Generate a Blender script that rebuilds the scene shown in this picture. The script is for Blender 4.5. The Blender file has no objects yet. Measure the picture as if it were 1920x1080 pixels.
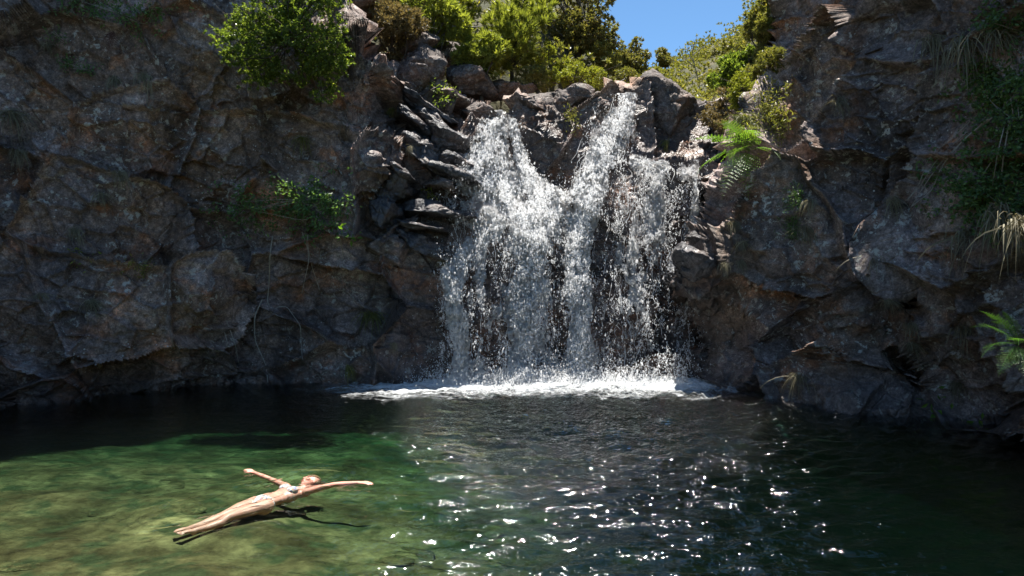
import bpy, bmesh, math, random
import numpy as np
from mathutils import Vector, Matrix, Euler
R = math.radians
random.seed(11); rng = np.random.default_rng(11)
sc = bpy.context.scene
# ------------------------------------------------------------------ camera, world, sun, exposure
F, CH = 1280.0, 2.0                      # focal length in photo pixels (24 mm lens), camera height over the water
cam = bpy.data.cameras.new('camera'); cam.lens = 24; cam.sensor_width = 36; cam.clip_end = 2000; cam.clip_start = 0.05
camo = bpy.data.objects.new('camera', cam); sc.collection.objects.link(camo)
camo.location = (0, 0, CH); camo.rotation_euler = (R(90), 0, 0); sc.camera = camo
SUN_EL, SUN_AZ = 81.0, 4.0               # degrees; azimuth to the right of straight ahead (+Y)
w = bpy.data.worlds.new('World'); sc.world = w; w.use_nodes = True
wn = w.node_tree; bgn = wn.nodes['Background']
sky = wn.nodes.new('ShaderNodeTexSky'); sky.sky_type = 'NISHITA'; sky.sun_disc = False
sky.sun_elevation = R(SUN_EL); sky.sun_rotation = R(SUN_AZ); sky.altitude = 2200; sky.air_density = 0.8; sky.dust_density = 0.0; sky.ozone_density = 2.2
tint = wn.nodes.new('ShaderNodeMix'); tint.data_type = 'RGBA'; tint.blend_type = 'MULTIPLY'; tint.inputs[0].default_value = 1; tint.inputs[7].default_value = (.76, .95, .95, 1)
wn.links.new(sky.outputs[0], tint.inputs[6]); wn.links.new(tint.outputs[2], bgn.inputs[0]); bgn.inputs[1].default_value = 0.105
sl = bpy.data.lights.new('sun', 'SUN'); sl.energy = 5.0; sl.angle = R(0.5); sl.color = (1, .955, .88)
so = bpy.data.objects.new('sun', sl); sc.collection.objects.link(so)
sdir = Vector((math.sin(R(SUN_AZ))*math.cos(R(SUN_EL)), math.cos(R(SUN_AZ))*math.cos(R(SUN_EL)), math.sin(R(SUN_EL))))
so.rotation_euler = (-sdir).to_track_quat('-Z', 'Y').to_euler(); so.location = (0, 20, 40)
sc.view_settings.view_transform = 'Standard'; sc.view_settings.look = 'None'
sc.view_settings.exposure = 1.3; sc.view_settings.gamma = 1
sc.render.engine = 'CYCLES'
sc.cycles.max_bounces = 10; sc.cycles.transparent_max_bounces = 24; sc.cycles.diffuse_bounces = 6
sc.cycles.glossy_bounces = 3; sc.cycles.caustics_reflective = False; sc.cycles.caustics_refractive = False

# ------------------------------------------------------------------ helpers
def P(px, py, d):
    return np.stack([(px-960.0)/F*d, d*np.ones_like(px*1.0), CH-(py-540.0)/F*d], -1)
def pv(px, py, d): return Vector(((px-960.0)/F*d, d, CH-(py-540.0)/F*d))
def lerp_tab(tab, x):
    t = np.array(tab, float); return np.interp(x, t[:, 0], t[:, 1])
def _h(ix, iy, iz, s):
    n = (ix.astype(np.uint32)*np.uint32(0x8da6b343)) ^ (iy.astype(np.uint32)*np.uint32(0xd8163841)) ^ (iz.astype(np.uint32)*np.uint32(0xcb1ab31f)) ^ np.uint32((s*0x9e3779b1) & 0xffffffff)
    n ^= n >> np.uint32(13); n *= np.uint32(0x5bd1e995); n ^= n >> np.uint32(15); n *= np.uint32(0x27d4eb2d); n ^= n >> np.uint32(13)
    return n
_g = np.random.default_rng(5).normal(size=(256, 3)); _g /= np.linalg.norm(_g, axis=1)[:, None]
_u = np.random.default_rng(6).random((1024, 4))
def perlin(p, s=0):
    i = np.floor(p).astype(np.int64); f = p-i; u = f*f*f*(f*(f*6-15)+10); r = 0
    for dx in (0, 1):
        wx = u[:, 0] if dx else 1-u[:, 0]
        for dy in (0, 1):
            wy = u[:, 1] if dy else 1-u[:, 1]
            for dz in (0, 1):
                wz = u[:, 2] if dz else 1-u[:, 2]
                g = _g[_h(i[:, 0]+dx, i[:, 1]+dy, i[:, 2]+dz, s) & np.uint32(255)]
                r = r + wx*wy*wz*((f[:, 0]-dx)*g[:, 0]+(f[:, 1]-dy)*g[:, 1]+(f[:, 2]-dz)*g[:, 2])
    return r*1.6
def fbm(p, o=4, s=0, gain=.5):
    r = 0; a = 1.0
    for k in range(o): r = r+a*perlin(p*2.03**k+k*17.3, s+k); a *= gain
    return r
def blocks(p, s=0):
    """angular rock facets: every Worley cell is a randomly tilted plane; also returns F2-F1 for the joints"""
    i = np.floor(p).astype(np.int64); b1 = np.full(len(p), 9.); b2 = b1.copy(); bid = np.zeros(len(p), np.int64); bv = np.zeros_like(p)
    for dx in (-1, 0, 1):
        for dy in (-1, 0, 1):
            for dz in (-1, 0, 1):
                c = i+np.array([dx, dy, dz]); h = (_h(c[:, 0], c[:, 1], c[:, 2], s) & np.uint32(1023)).astype(np.int64)
                v = p-(c+_u[h, :3]); d2 = (v*v).sum(1); m = d2 < b1
                b2 = np.where(m, b1, np.minimum(b2, d2)); b1 = np.where(m, d2, b1); bid = np.where(m, h, bid); bv[m] = v[m]
    tilt = _g[bid & 255]
    return (bv*tilt).sum(1)*1.1+(_u[bid, 3]-.5)*.9, np.sqrt(b2)-np.sqrt(b1)
def sstep(a, b, x): t = np.clip((x-a)/(b-a), 0, 1); return t*t*(3-2*t)
def rbf(ctrl, q, scale=100.0):
    c = np.array(ctrl, float); X = c[:, :2]/scale; n = len(X)
    A = np.zeros((n+3, n+3)); A[:n, :n] = -np.linalg.norm(X[:, None]-X[None], axis=2)
    A[:n, n:] = np.c_[np.ones(n), X]; A[n:, :n] = A[:n, n:].T
    wt = np.linalg.solve(A, np.r_[c[:, 2], 0, 0, 0]); q = q/scale; out = np.zeros(len(q))
    for k in range(0, len(q), 40000):
        qq = q[k:k+40000]; out[k:k+40000] = -np.linalg.norm(qq[:, None]-X[None], axis=2)@wt[:n]+np.c_[np.ones(len(qq)), qq]@wt[n:]
    return out
COL = sc.collection
def mesh_obj(name, v, f, mat, parent=None, smooth=True, attr=None, link=True):
    """v (n,3), f (m,3|4) numpy -> one mesh object"""
    v = np.asarray(v, np.float32); f = np.asarray(f, np.int32); me = bpy.data.meshes.new(name); k = f.shape[1]
    me.vertices.add(len(v)); me.vertices.foreach_set('co', v.ravel()); me.loops.add(f.size); me.loops.foreach_set('vertex_index', f.ravel())
    me.polygons.add(len(f)); me.polygons.foreach_set('loop_start', np.arange(0, f.size, k, dtype=np.int32))
    me.update(calc_edges=True)
    me.polygons.foreach_set('use_smooth', np.full(len(f), smooth)); 
    for an, av in (attr or {}).items():
        a = me.attributes.new(an, 'FLOAT', 'POINT'); a.data.foreach_set('value', np.asarray(av, np.float32))
    if mat: me.materials.append(mat)
    o = bpy.data.objects.new(name, me)
    if link: COL.objects.link(o)
    if parent: o.parent = parent
    return o
def tag(o, label=None, cat=None, group=None, kind=None):
    if label: o['label'] = label
    if cat: o['category'] = cat
    if group: o['group'] = group
    if kind: o['kind'] = kind
    return o
def empty(name, loc=(0, 0, 0), rot=(0, 0, 0), s=1.0):
    o = bpy.data.objects.new(name, None); COL.objects.link(o); o.location = loc; o.rotation_euler = rot; o.scale = (s, s, s); o.empty_display_size = .2
    return o
def grid_faces(nr, nc, flip=False):
    i = np.arange(nr*nc).reshape(nr, nc); q = np.stack([i[:-1, :-1], i[:-1, 1:], i[1:, 1:], i[1:, :-1]], -1).reshape(-1, 4)
    return q[:, ::-1] if flip else q
def tube(pts, r0, r1, n=5):
    """tapered tube along a polyline -> v, f(quads)"""
    pts = np.asarray(pts, float); m = len(pts); t = np.gradient(pts, axis=0); t /= np.linalg.norm(t, axis=1)[:, None]+1e-9
    a = np.cross(t, np.array([.31, .17, .93])); a /= np.linalg.norm(a, axis=1)[:, None]+1e-9; b = np.cross(t, a)
    r = np.linspace(r0, r1, m)[:, None, None]; th = np.arange(n)/n*2*np.pi
    v = pts[:, None]+r*(np.cos(th)[None, :, None]*a[:, None]+np.sin(th)[None, :, None]*b[:, None])
    i = np.arange(m*n).reshape(m, n); j = np.roll(i, -1, 1)
    return v.reshape(-1, 3), np.stack([i[:-1], j[:-1], j[1:], i[1:]], -1).reshape(-1, 4)
def join(parts):
    V, Fc, k = [], [], 0
    for v, f in parts: V.append(v); Fc.append(np.asarray(f)+k); k += len(v)
    return np.concatenate(V), np.concatenate(Fc)
def smooth_path(pts, n=14):
    pts = np.asarray(pts, float); s = np.r_[0, np.cumsum(np.linalg.norm(np.diff(pts, axis=0), axis=1))]; t = np.linspace(0, s[-1], n)
    q = np.stack([np.interp(t, s, pts[:, k]) for k in range(3)], -1)
    for _ in range(2): q[1:-1] = (q[:-2]+2*q[1:-1]+q[2:])/4
    return q

# ------------------------------------------------------------------ materials
class NT:
    def __init__(s, name):
        s.m = bpy.data.materials.new(name); s.m.use_nodes = True; s.t = s.m.node_tree; s.n = s.t.nodes
        s.b = s.n['Principled BSDF']; s.out = s.n['Material Output']
        g = s.n.new('ShaderNodeTexCoord'); s.co = g.outputs['Object']
    def new(s, t, **kw):
        n = s.n.new(t)
        for k, v in kw.items():
            if k in ('inp',):
                for a, b in v.items():
                    if hasattr(b, 'is_output'): s.t.links.new(b, n.inputs[a])
                    else: n.inputs[a].default_value = b
            else: setattr(n, k, v)
        return n
    def link(s, a, b): s.t.links.new(a, b)
    def noise(s, sc_, det=5, rough=.55, co=None, dist=0.0):
        return s.new('ShaderNodeTexNoise', inp={'Vector': co or s.co, 'Scale': sc_, 'Detail': det, 'Roughness': rough, 'Distortion': dist}).outputs[0]
    def vor(s, sc_, feat='F1', co=None, out=0):
        return s.new('ShaderNodeTexVoronoi', feature=feat, inp={'Vector': co or s.co, 'Scale': sc_}).outputs[out]
    def ramp(s, fac, stops):
        r = s.new('ShaderNodeValToRGB', inp={'Fac': fac}); e = r.color_ramp.elements
        while len(e) < len(stops): e.new(.5)
        for k, (p, c) in enumerate(stops):
            e[k].position = p; e[k].color = (*c, 1) if not isinstance(c, (int, float)) else (c, c, c, 1)
        return r.outputs[0]
    def mix(s, fac, a, b, mode='MIX'):
        n = s.new('ShaderNodeMix', data_type='RGBA', blend_type=mode)
        for k, v in ((0, fac), (6, a), (7, b)):
            if hasattr(v, 'is_output'): s.link(v, n.inputs[k])
            else: n.inputs[k].default_value = v if isinstance(v, float) else (*v, 1)
        return n.outputs[2]
    def math(s, op, a, b=0.0):
        n = s.new('ShaderNodeMath', operation=op)
        for k, v in ((0, a), (1, b)):
            if hasattr(v, 'is_output'): s.link(v, n.inputs[k])
            else: n.inputs[k].default_value = v
        return n.outputs[0]
    def scaled(s, v):
        return s.new('ShaderNodeMapping', inp={'Vector': s.co, 'Scale': v}).outputs[0]
    def attr(s, name): return s.new('ShaderNodeAttribute', attribute_name=name).outputs['Fac']
    def bump(s, h, st=.5, dist=.02, nrm=None):
        n = s.new('ShaderNodeBump', inp={'Height': h, 'Strength': st, 'Distance': dist})
        if nrm: s.link(nrm, n.inputs['Normal'])
        return n.outputs[0]
    def set(s, **kw):
        for k, v in kw.items():
            k = k.replace('_', ' ')
            if hasattr(v, 'is_output'): s.link(v, s.b.inputs[k])
            else: s.b.inputs[k].default_value = (*v, 1) if isinstance(v, tuple) else v
        return s

def rock_mat(name, base=(.055, .048, .045), cool=(.075, .072, .085), rust=(.10, .055, .036), lich=.5, wet=None, moss=.3, rough=.75):
    m = NT(name)
    big = m.noise(.55, 4, .6); c = m.mix(m.ramp(big, [(.42, 0.), (.6, 1.)]), base, cool)
    c = m.mix(m.ramp(m.noise(.8, 5, .65, co=m.scaled((1, 1, 1.4))), [(.54, 0.), (.68, 1.)]), c, rust)
    fine = m.noise(9, 6, .75); c = m.mix(.95, c, m.ramp(fine, [(.3, .3), (.5, .9), (.7, 1.9)]), 'MULTIPLY')
    spk = m.noise(32, 3, .7); c = m.mix(.75, c, m.ramp(spk, [(.3, .35), (.55, 1.), (.75, 1.9)]), 'MULTIPLY')
    c = m.mix(.9, c, m.ramp(m.noise(.75, 4, .65, co=m.scaled((1.3, 1, .75))), [(.34, .3), (.5, .85), (.64, 1.5)]), 'MULTIPLY')
    # crusty pale lichen in patches
    reg = m.ramp(m.noise(.9, 2), [(.42, 0.), (.58, 1.)]); spot = m.ramp(m.noise(7.5, 5, .7, dist=.4), [(.565, 0.), (.61, 1.)])
    lf = m.math('MULTIPLY', m.math('MULTIPLY', reg, spot), lich)
    c = m.mix(lf, c, (.6, .57, .5))
    dots = m.ramp(m.vor(11), [(.12, 1.), (.2, 0.)]); reg2 = m.ramp(m.noise(1.6, 2), [(.55, 0.), (.66, 1.)])
    c = m.mix(m.math('MULTIPLY', m.math('MULTIPLY', dots, reg2), lich), c, (.7, .68, .62))
    if moss:
        ms = m.ramp(m.noise(2.2, 6, .7), [(.6, 0.), (.7, 1.)]); c = m.mix(m.math('MULTIPLY', ms, moss), c, (.05, .06, .02))
    h = m.math('ADD', m.math('MULTIPLY', m.noise(5, 7, .68), 1.0), m.math('MULTIPLY', m.noise(24, 4, .7), .4))
    cr = m.ramp(m.new('ShaderNodeTexVoronoi', feature='DISTANCE_TO_EDGE', inp={'Vector': m.mix(.12, m.co, m.new('ShaderNodeTexNoise', inp={'Vector': m.co, 'Scale': 3.0}).outputs[1]), 'Scale': 2.6}).outputs[0], [(0., 0.), (.06, 1.)])
    h = m.math('ADD', h, m.math('MULTIPLY', cr, .3))
    m.set(Base_Color=c, Roughness=rough, Normal=m.bump(h, .75, .07)); m.b.inputs['Specular IOR Level'].default_value = .45
    if wet is not None:
        wt = m.attr('wet')
        m.set(Roughness=m.math('SUBTRACT', rough, m.math('MULTIPLY', wt, wet)))
        m.set(Base_Color=m.mix(m.math('MULTIPLY', wt, .55), c, (.022, .021, .023)))
    return m.m
M_cliff = rock_mat('cliff rock', base=(.29, .195, .145), cool=(.32, .25, .23), rust=(.48, .21, .105), wet=.5, lich=.85)
M_right = rock_mat('cliff rock lichened', base=(.265, .19, .145), cool=(.30, .24, .225), rust=(.42, .205, .11), lich=1.0, wet=.3, moss=.45)
M_boul = rock_mat('sunlit boulder rock', base=(.125, .095, .08), cool=(.15, .125, .115), rust=(.17, .10, .07), lich=.35, moss=.2)
M_slab = rock_mat('wet slab rock', base=(.06, .055, .055), cool=(.08, .078, .085), rust=(.085, .06, .05), lich=.1, moss=.12, rough=.36)
def bed_mat():
    m = NT('pool bed'); c = m.ramp(m.noise(1.3, 5, .6), [(.3, (.035, .025, .012)), (.45, (.10, .072, .032)), (.58, (.19, .14, .062)), (.72, (.34, .25, .11))])
    c = m.mix(m.ramp(m.noise(3, 4), [(.5, 0.), (.62, 1.)]), c, (.06, .062, .028))
    c = m.mix(.8, c, m.ramp(m.noise(9, 6, .7), [(.3, .4), (.5, 1.), (.7, 1.6)]), 'MULTIPLY')
    c = m.mix(m.math('MULTIPLY', m.attr('painted_dark'), .97), c, (.007, .007, .0065))  # near-black painted into the bed colour, standing in for unlit deep water
    m.b.inputs['Specular IOR Level'].default_value = 0
    return m.set(Base_Color=c, Roughness=.9, Normal=m.bump(m.noise(8, 6), .6, .05)).m
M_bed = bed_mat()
def soil_mat():
    m = NT('hillside soil'); c = m.ramp(m.noise(1.2, 6, .65), [(.35, (.035, .04, .015)), (.55, (.07, .065, .03)), (.7, (.12, .095, .05))])
    return m.set(Base_Color=c, Roughness=.95, Normal=m.bump(m.noise(3, 6), .8, .2)).m
M_soil = soil_mat()
def leaf_mat(name, dark, light, tip=None, trans=.45, rough=.42, tw=None):
    m = NT(name); a = m.attr('tint'); st = [(0., dark), (.7, light)] + ([(1., tip)] if tip else [])
    c = m.ramp(a, st); m.set(Base_Color=c, Roughness=rough); m.b.inputs['Specular IOR Level'].default_value = .4
    tr = m.new('ShaderNodeBsdfTranslucent'); m.link(m.mix(1.0, c, tw or (1.35, 1.4, .55), 'MULTIPLY'), tr.inputs[0])
    mx = m.new('ShaderNodeMixShader', inp={0: trans}); m.link(m.b.outputs[0], mx.inputs[1]); m.link(tr.outputs[0], mx.inputs[2]); m.link(mx.outputs[0], m.out.inputs[0])
    return m.m
L_laurel = leaf_mat('laurel leaf', (.07, .11, .03), (.19, .25, .055), (.38, .42, .1), .58, rough=.3)
L_heath = leaf_mat('heath green needle', (.15, .17, .04), (.3, .33, .075), (.46, .44, .12), .5)
L_heathdry = leaf_mat('heath dry needle', (0.128, 0.102, 0.051), (0.255, 0.204, 0.0935), (0.34, 0.289, 0.136), .4, tw=(1.2, 1.1, .7))
L_dark = leaf_mat('dark tree leaf', (.11, .11, .045), (.25, .23, .085), (.38, .27, .12), .42)
L_scrub = leaf_mat('scrub leaf', (.13, .14, .045), (.27, .26, .08), (.42, .33, .12), .42)
L_yellow = leaf_mat('yellow green leaf', (0.156, 0.182, 0.0325), (0.286, 0.299, 0.0585), (0.442, 0.39, 0.078), .5)
L_fern = leaf_mat('fern frond', (0.0945, 0.203, 0.0297), (0.189, 0.338, 0.0473), (0.297, 0.432, 0.081), .5)
L_bramble = leaf_mat('bramble leaf', (.07, .13, .05), (.16, .27, .10), (.28, .4, .15), .4)
L_grass = leaf_mat('dry grass blade', (.17, .15, .095), (.3, .27, .17), (.42, .38, .25), .3, .6, tw=(1.1, 1.05, .8))
L_ggrass = leaf_mat('green grass blade', (0.117, 0.13, 0.039), (0.221, 0.221, 0.065), (0.351, 0.312, 0.117), .4, .6)
L_red = leaf_mat('withered red fern', (.06, .022, .015), (.12, .045, .03), (.16, .08, .05), .3, .7, tw=(1.2, .9, .7))
def bark_mat(name, a, b):
    m = NT(name); c = m.ramp(m.noise(6, 5, .7), [(.3, a), (.7, b)]); return m.set(Base_Color=c, Roughness=.9, Normal=m.bump(m.noise(18, 4), .6, .02)).m
M_bark = bark_mat('bark', (.045, .035, .025), (.12, .1, .075)); M_vine = bark_mat('vine bark', (.26, .22, .17), (.5, .44, .36)); M_grey = bark_mat('grey dead wood', (.13, .12, .11), (.3, .28, .25))
def white_water():
    m = NT('falling white water'); m.set(Base_Color=(.96, .965, .97), Roughness=.3); m.b.inputs['Specular IOR Level'].default_value = .5
    tr = m.new('ShaderNodeBsdfTranslucent'); tr.inputs[0].default_value = (.97, .975, .98, 1)
    mx = m.new('ShaderNodeMixShader', inp={0: .55}); m.link(m.b.outputs[0], mx.inputs[1]); m.link(tr.outputs[0], mx.inputs[2]); m.link(mx.outputs[0], m.out.inputs[0])
    return m
def drop_water():
    # drops are half clear: light passes through a curtain of them instead of stopping at the first
    m = white_water(); src = m.out.inputs[0].links[0].from_socket; tp = m.new('ShaderNodeBsdfTransparent'); mx = m.new('ShaderNodeMixShader', inp={0: .62}); m.link(tp.outputs[0], mx.inputs[1]); m.link(src, mx.inputs[2]); m.link(mx.outputs[0], m.out.inputs[0])
    return m.m
M_white = drop_water()
def sheet_water():
    m = white_water(); s = m.m; s.name = 'broken white water'; src = m.out.inputs[0].links[0].from_socket
    n1 = m.math('ADD', m.math('MULTIPLY', m.noise(6, 4, .7, co=m.scaled((1, 1, .35))), .62), m.math('MULTIPLY', m.noise(24, 4, .75, co=m.scaled((1, 1, .45))), .38)); den = m.attr('dens')
    al = m.ramp(m.math('ADD', m.math('MULTIPLY', n1, 1.5), m.math('MULTIPLY', den, .75)), [(.62, 0.), (.86, 0.0), (1., .95)])
    # the ramp clamps at 1: shift so that dense water is closed and thin water breaks up
    al = m.new('ShaderNodeMapRange', inp={0: m.math('ADD', m.math('MULTIPLY', n1, 2.6), m.math('MULTIPLY', den, .95)), 1: 1.46, 2: 1.78, 3: 0.0, 4: .93}).outputs[0]
    tp = m.new('ShaderNodeBsdfTransparent'); mx = m.new('ShaderNodeMixShader', inp={0: al}); m.link(tp.outputs[0], mx.inputs[1]); m.link(src, mx.inputs[2]); m.link(mx.outputs[0], m.out.inputs[0])
    m.set(Normal=m.bump(m.noise(22, 5, .75), 1.0, .07))
    return s
M_sheet = sheet_water()
def pool_mat():
    m = NT('pool water'); m.n.remove(m.b)
    ch = m.attr('rip'); fo = m.attr('foam')
    h = m.math('ADD', m.math('MULTIPLY', m.noise(7, 3, .5, co=m.scaled((.75, 1.2, 1)), dist=.6), .75), m.math('MULTIPLY', m.noise(17, 2, .5, co=m.scaled((.75, 1.1, 1)), dist=.9), .5))
    bp = m.new('ShaderNodeBump', inp={'Height': h, 'Distance': .17, 'Strength': m.math('ADD', .12, m.math('MULTIPLY', ch, 1.1))}).outputs[0]
    fr = m.new('ShaderNodeFresnel', inp={'IOR': 1.5, 'Normal': bp}).outputs[0]
    tp = m.new('ShaderNodeBsdfTransparent'); tp.inputs[0].default_value = (1, 1, 1, 1)
    gl = m.new('ShaderNodeBsdfGlossy', inp={'Color': (1, 1, 1, 1), 'Roughness': .04, 'Normal': bp})
    mx = m.new('ShaderNodeMixShader', inp={0: fr}); m.link(tp.outputs[0], mx.inputs[1]); m.link(gl.outputs[0], mx.inputs[2])
    di = m.new('ShaderNodeBsdfDiffuse', inp={'Color': (.85, .88, .9, 1), 'Normal': bp})
    fn = m.math('ADD', m.math('MULTIPLY', m.noise(3.5, 3, .7, co=m.scaled((.6, 1.3, 1)), dist=.8), .5), m.math('MULTIPLY', m.noise(30, 4, .8, co=m.scaled((.5, 1.3, 1))), .5))
    al = m.new('ShaderNodeMapRange', inp={0: m.math('ADD', fn, m.math('MULTIPLY', fo, .46)), 1: .70, 2: 1.0, 3: 0.0, 4: .95}).outputs[0]
    mf = m.new('ShaderNodeMixShader', inp={0: al}); m.link(mx.outputs[0], mf.inputs[1]); m.link(di.outputs[0], mf.inputs[2]); m.link(mf.outputs[0], m.out.inputs[0])
    va = m.new('ShaderNodeVolumeAbsorption', inp={'Color': (.10, .54, .46, 1), 'Density': 1.0}); vs = m.new('ShaderNodeVolumeScatter', inp={'Color': (.38, .78, .52, 1), 'Density': .004, 'Anisotropy': .2})
    ad = m.new('ShaderNodeAddShader'); m.link(va.outputs[0], ad.inputs[0]); m.link(vs.outputs[0], ad.inputs[1]); m.link(ad.outputs[0], m.out.inputs[1])
    return m.m
M_pool = pool_mat()
def plain(name, col, rough=.5, sss=0):
    m = NT(name); m.set(Base_Color=col, Roughness=rough); return m.m

# ------------------------------------------------------------------ the cliffs
def axis(a, b, lo, hi, fine, coarse):
    """sample positions: fine between lo and hi, coarse outside"""
    s = [np.arange(a, lo, coarse), np.arange(lo, hi, fine), np.arange(hi, b+coarse, coarse)]
    return np.unique(np.concatenate(s))
def normals(V):
    n = np.cross(np.gradient(V, axis=1), np.gradient(V, axis=0)); n /= np.linalg.norm(n, axis=2)[..., None]+1e-9
    return n
class Surf:   # finished cliff vertices, to look up where a photo direction meets the rock
    pts = []
def hit(px, py, r=5, surfs=None):
    best = None
    for k, (pp, V) in enumerate(Surf.pts):
        if surfs is not None and k not in surfs: continue
        m = (np.abs(pp[:, 0]-px) < r) & (np.abs(pp[:, 1]-py) < r)
        if m.any():
            q = V[m]; j = q[np.argmin(q[:, 1])]
            if best is None or j[1] < best[1]: best = j
    if best is None: return hit(px, py, r*2, surfs) if r < 200 else np.array([0, 15, 3.])
    return best
def hit_many(pxy, surf, cell=3.0):
    """vectorised hit on one surface by a depth image"""
    pp, V = Surf.pts[surf]; W, H = 800, 400; x = np.clip((pp[:, 0]/cell).astype(int), 0, W-1); y = np.clip((pp[:, 1]/cell).astype(int), 0, H-1)
    D = np.full((H, W), 99.); ok = (pp[:, 0] > 0) & (pp[:, 1] > 0) & (pp[:, 1] < H*cell-3); np.minimum.at(D, (y[ok], x[ok]), V[ok, 1])
    for _ in range(6):
        hole = D > 90; Dn = np.minimum.reduce([np.roll(D, 1, 0), np.roll(D, -1, 0), np.roll(D, 1, 1), np.roll(D, -1, 1)]); D = np.where(hole, Dn, D)
    return D[np.clip((pxy[:, 1]/cell).astype(int), 0, H-1), np.clip((pxy[:, 0]/cell).astype(int), 0, W-1)]
def displace(V, amp, tilt, seed, fine=1.0):
    sh = V.shape; p = V.reshape(-1, 3); n = normals(V).reshape(-1, 3)
    c, s = math.cos(tilt), math.sin(tilt); q = np.stack([p[:, 0]*c+p[:, 2]*s, p[:, 1], -p[:, 0]*s+p[:, 2]*c], -1)
    wq = q+.07*np.stack([fbm(q*.9+k*31.7, 3, seed+40+k) for k in range(3)], -1)
    b1, e1 = blocks(wq*np.array([.5, .5, .62])+3.3, seed); b2, e2 = blocks(wq*np.array([1.7, 1.7, 2.5])+9.1, seed+1); b3, e3 = blocks(wq*np.array([4.6, 4.6, 7.])+1.7, seed+2)
    d = .58*b1+.15*b2+.03*b3-.26*(1-sstep(0, .07, e1))-.09*(1-sstep(0, .07, e2))
    d += .035*fbm(q*2.2, 4, seed+7)+.02*fine*fbm(q*11, 3, seed+9)+.012*perlin(q*np.array([1.2, 1.2, 9]), seed+12)
    return (p+n*(d*amp.reshape(-1))[:, None]).reshape(sh)
def build_cliff(name, mat, V, wet, seed, amp, tilt, faces=None):
    V = displace(V, amp, tilt, seed); nr, nc = V.shape[:2]; p = V.reshape(-1, 3)
    o = mesh_obj(name, p, grid_faces(nr, nc, True), mat, attr={'wet': wet.reshape(-1)}); o['kind'] = 'structure'
    d = np.maximum(p[:, 1], .1); Surf.pts.append((np.stack([960+F*p[:, 0]/d, 540-(p[:, 2]-CH)*F/d], -1), p))
    return o
# left cliff and the wall behind the fall: one sheet, from control points (photo x, photo y, metres)
LM = [(-600, 800, 6.5), (-600, 0, 7.5), (-600, -3500, 10.0), (-250, 780, 9.8), (-250, 300, 10.6), (-250, -3500, 12.6),
 (0, 755, 12.0), (0, 600, 11.9), (0, 300, 12.4), (0, 0, 12.9), (0, -3500, 14.2), (120, 750, 12.2), (120, 560, 12.2), (130, 250, 12.7), (130, 0, 13.1),
 (250, 740, 12.8), (270, 560, 12.6), (260, 350, 13.0), (280, 200, 13.0), (280, 0, 13.7), (300, -3500, 14.8), (340, 715, 13.6), (340, 600, 13.0), (370, 300, 13.6), (390, 560, 13.4), (425, 700, 14.8), (432, 560, 14.9), (430, 380, 14.5), (430, 200, 14.2), (450, 0, 14.2),
 (520, 720, 14.3), (520, 550, 14.6), (520, 400, 14.3), (520, 200, 14.2), (520, 0, 14.6), (520, -1300, 15.4), (620, 720, 14.4), (620, 560, 14.8), (610, 430, 14.5), (620, 300, 14.0), (600, 150, 14.1), (640, 0, 15.2), (700, 300, 13.9), (700, 150, 14.2), (690, 90, 14.6), (735, 130, 14.9), (738, 300, 14.4), (720, 400, 14.5), (680, 440, 14.5), (690, 520, 14.7), (690, 715, 14.5),
 (760, 190, 16.2), (755, 240, 15.8), (765, 300, 15.2), (770, 340, 14.9), (800, 160, 17.2), (820, 220, 16.4), (850, 270, 15.9), (850, 320, 15.5), (790, 360, 15.1), (810, 385, 15.6), (820, 412, 14.9), (760, 440, 14.6), (800, 520, 14.9), (780, 620, 15.1), (780, 715, 14.7), (880, 190, 17.6), (900, 230, 16.9),
 (930, 213, 17.4), (925, 250, 16.9), (915, 300, 16.4), (915, 335, 16.1), (900, 345, 15.7), (890, 410, 15.3), (905, 440, 15.3), (860, 480, 15.2), (850, 520, 14.95), (850, 620, 15.3), (850, 715, 15.2),
 (955, 225, 17.0), (985, 300, 16.6), (1030, 350, 16.5), (1040, 382, 16.2), (1010, 392, 15.6), (1000, 412, 15.15), (1000, 470, 15.3), (1000, 560, 15.5), (1000, 715, 15.4),
 (985, 200, 16.9), (1000, 230, 16.4), (1050, 200, 16.8), (1040, 260, 16.2), (1060, 340, 16.1), (1100, 190, 17.0), (1090, 260, 16.4), (1140, 180, 17.1), (1172, 182, 17.5), (1165, 215, 17.1), (1150, 250, 16.6), (1125, 300, 16.1), (1105, 350, 15.7), (1090, 400, 15.4), (1085, 480, 15.4), (1085, 715, 15.4),
 (1200, 180, 17.3), (1215, 220, 17.0), (1230, 285, 16.6), (1220, 305, 16.3), (1220, 325, 15.6), (1210, 400, 15.7), (1200, 550, 15.6), (1200, 715, 15.4), (1290, 180, 17.5), (1290, 290, 16.6), (1300, 325, 15.7), (1300, 500, 15.6), (1310, 715, 15.3), (1420, 200, 18), (1420, 400, 16.5), (1420, 715, 15.4), (1550, 150, 19), (1550, 700, 16)]
TOP_LM = [(-600, -3500), (250, -3300), (360, -2500), (410, -1600), (460, -850), (520, -330), (590, -150), (635, -40), (660, 50), (690, 84), (725, 100), (745, 150), (780, 160), (820, 172), (880, 190), (918, 211), (945, 211), (960, 200), (985, 190), (1050, 180), (1110, 174), (1145, 174), (1153, 180), (1195, 180), (1203, 172), (1260, 170), (1310, 190), (1400, 200), (1550, 150)]
gx = axis(-600, 1540, -10, 1335, 2.5, 20)
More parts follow.
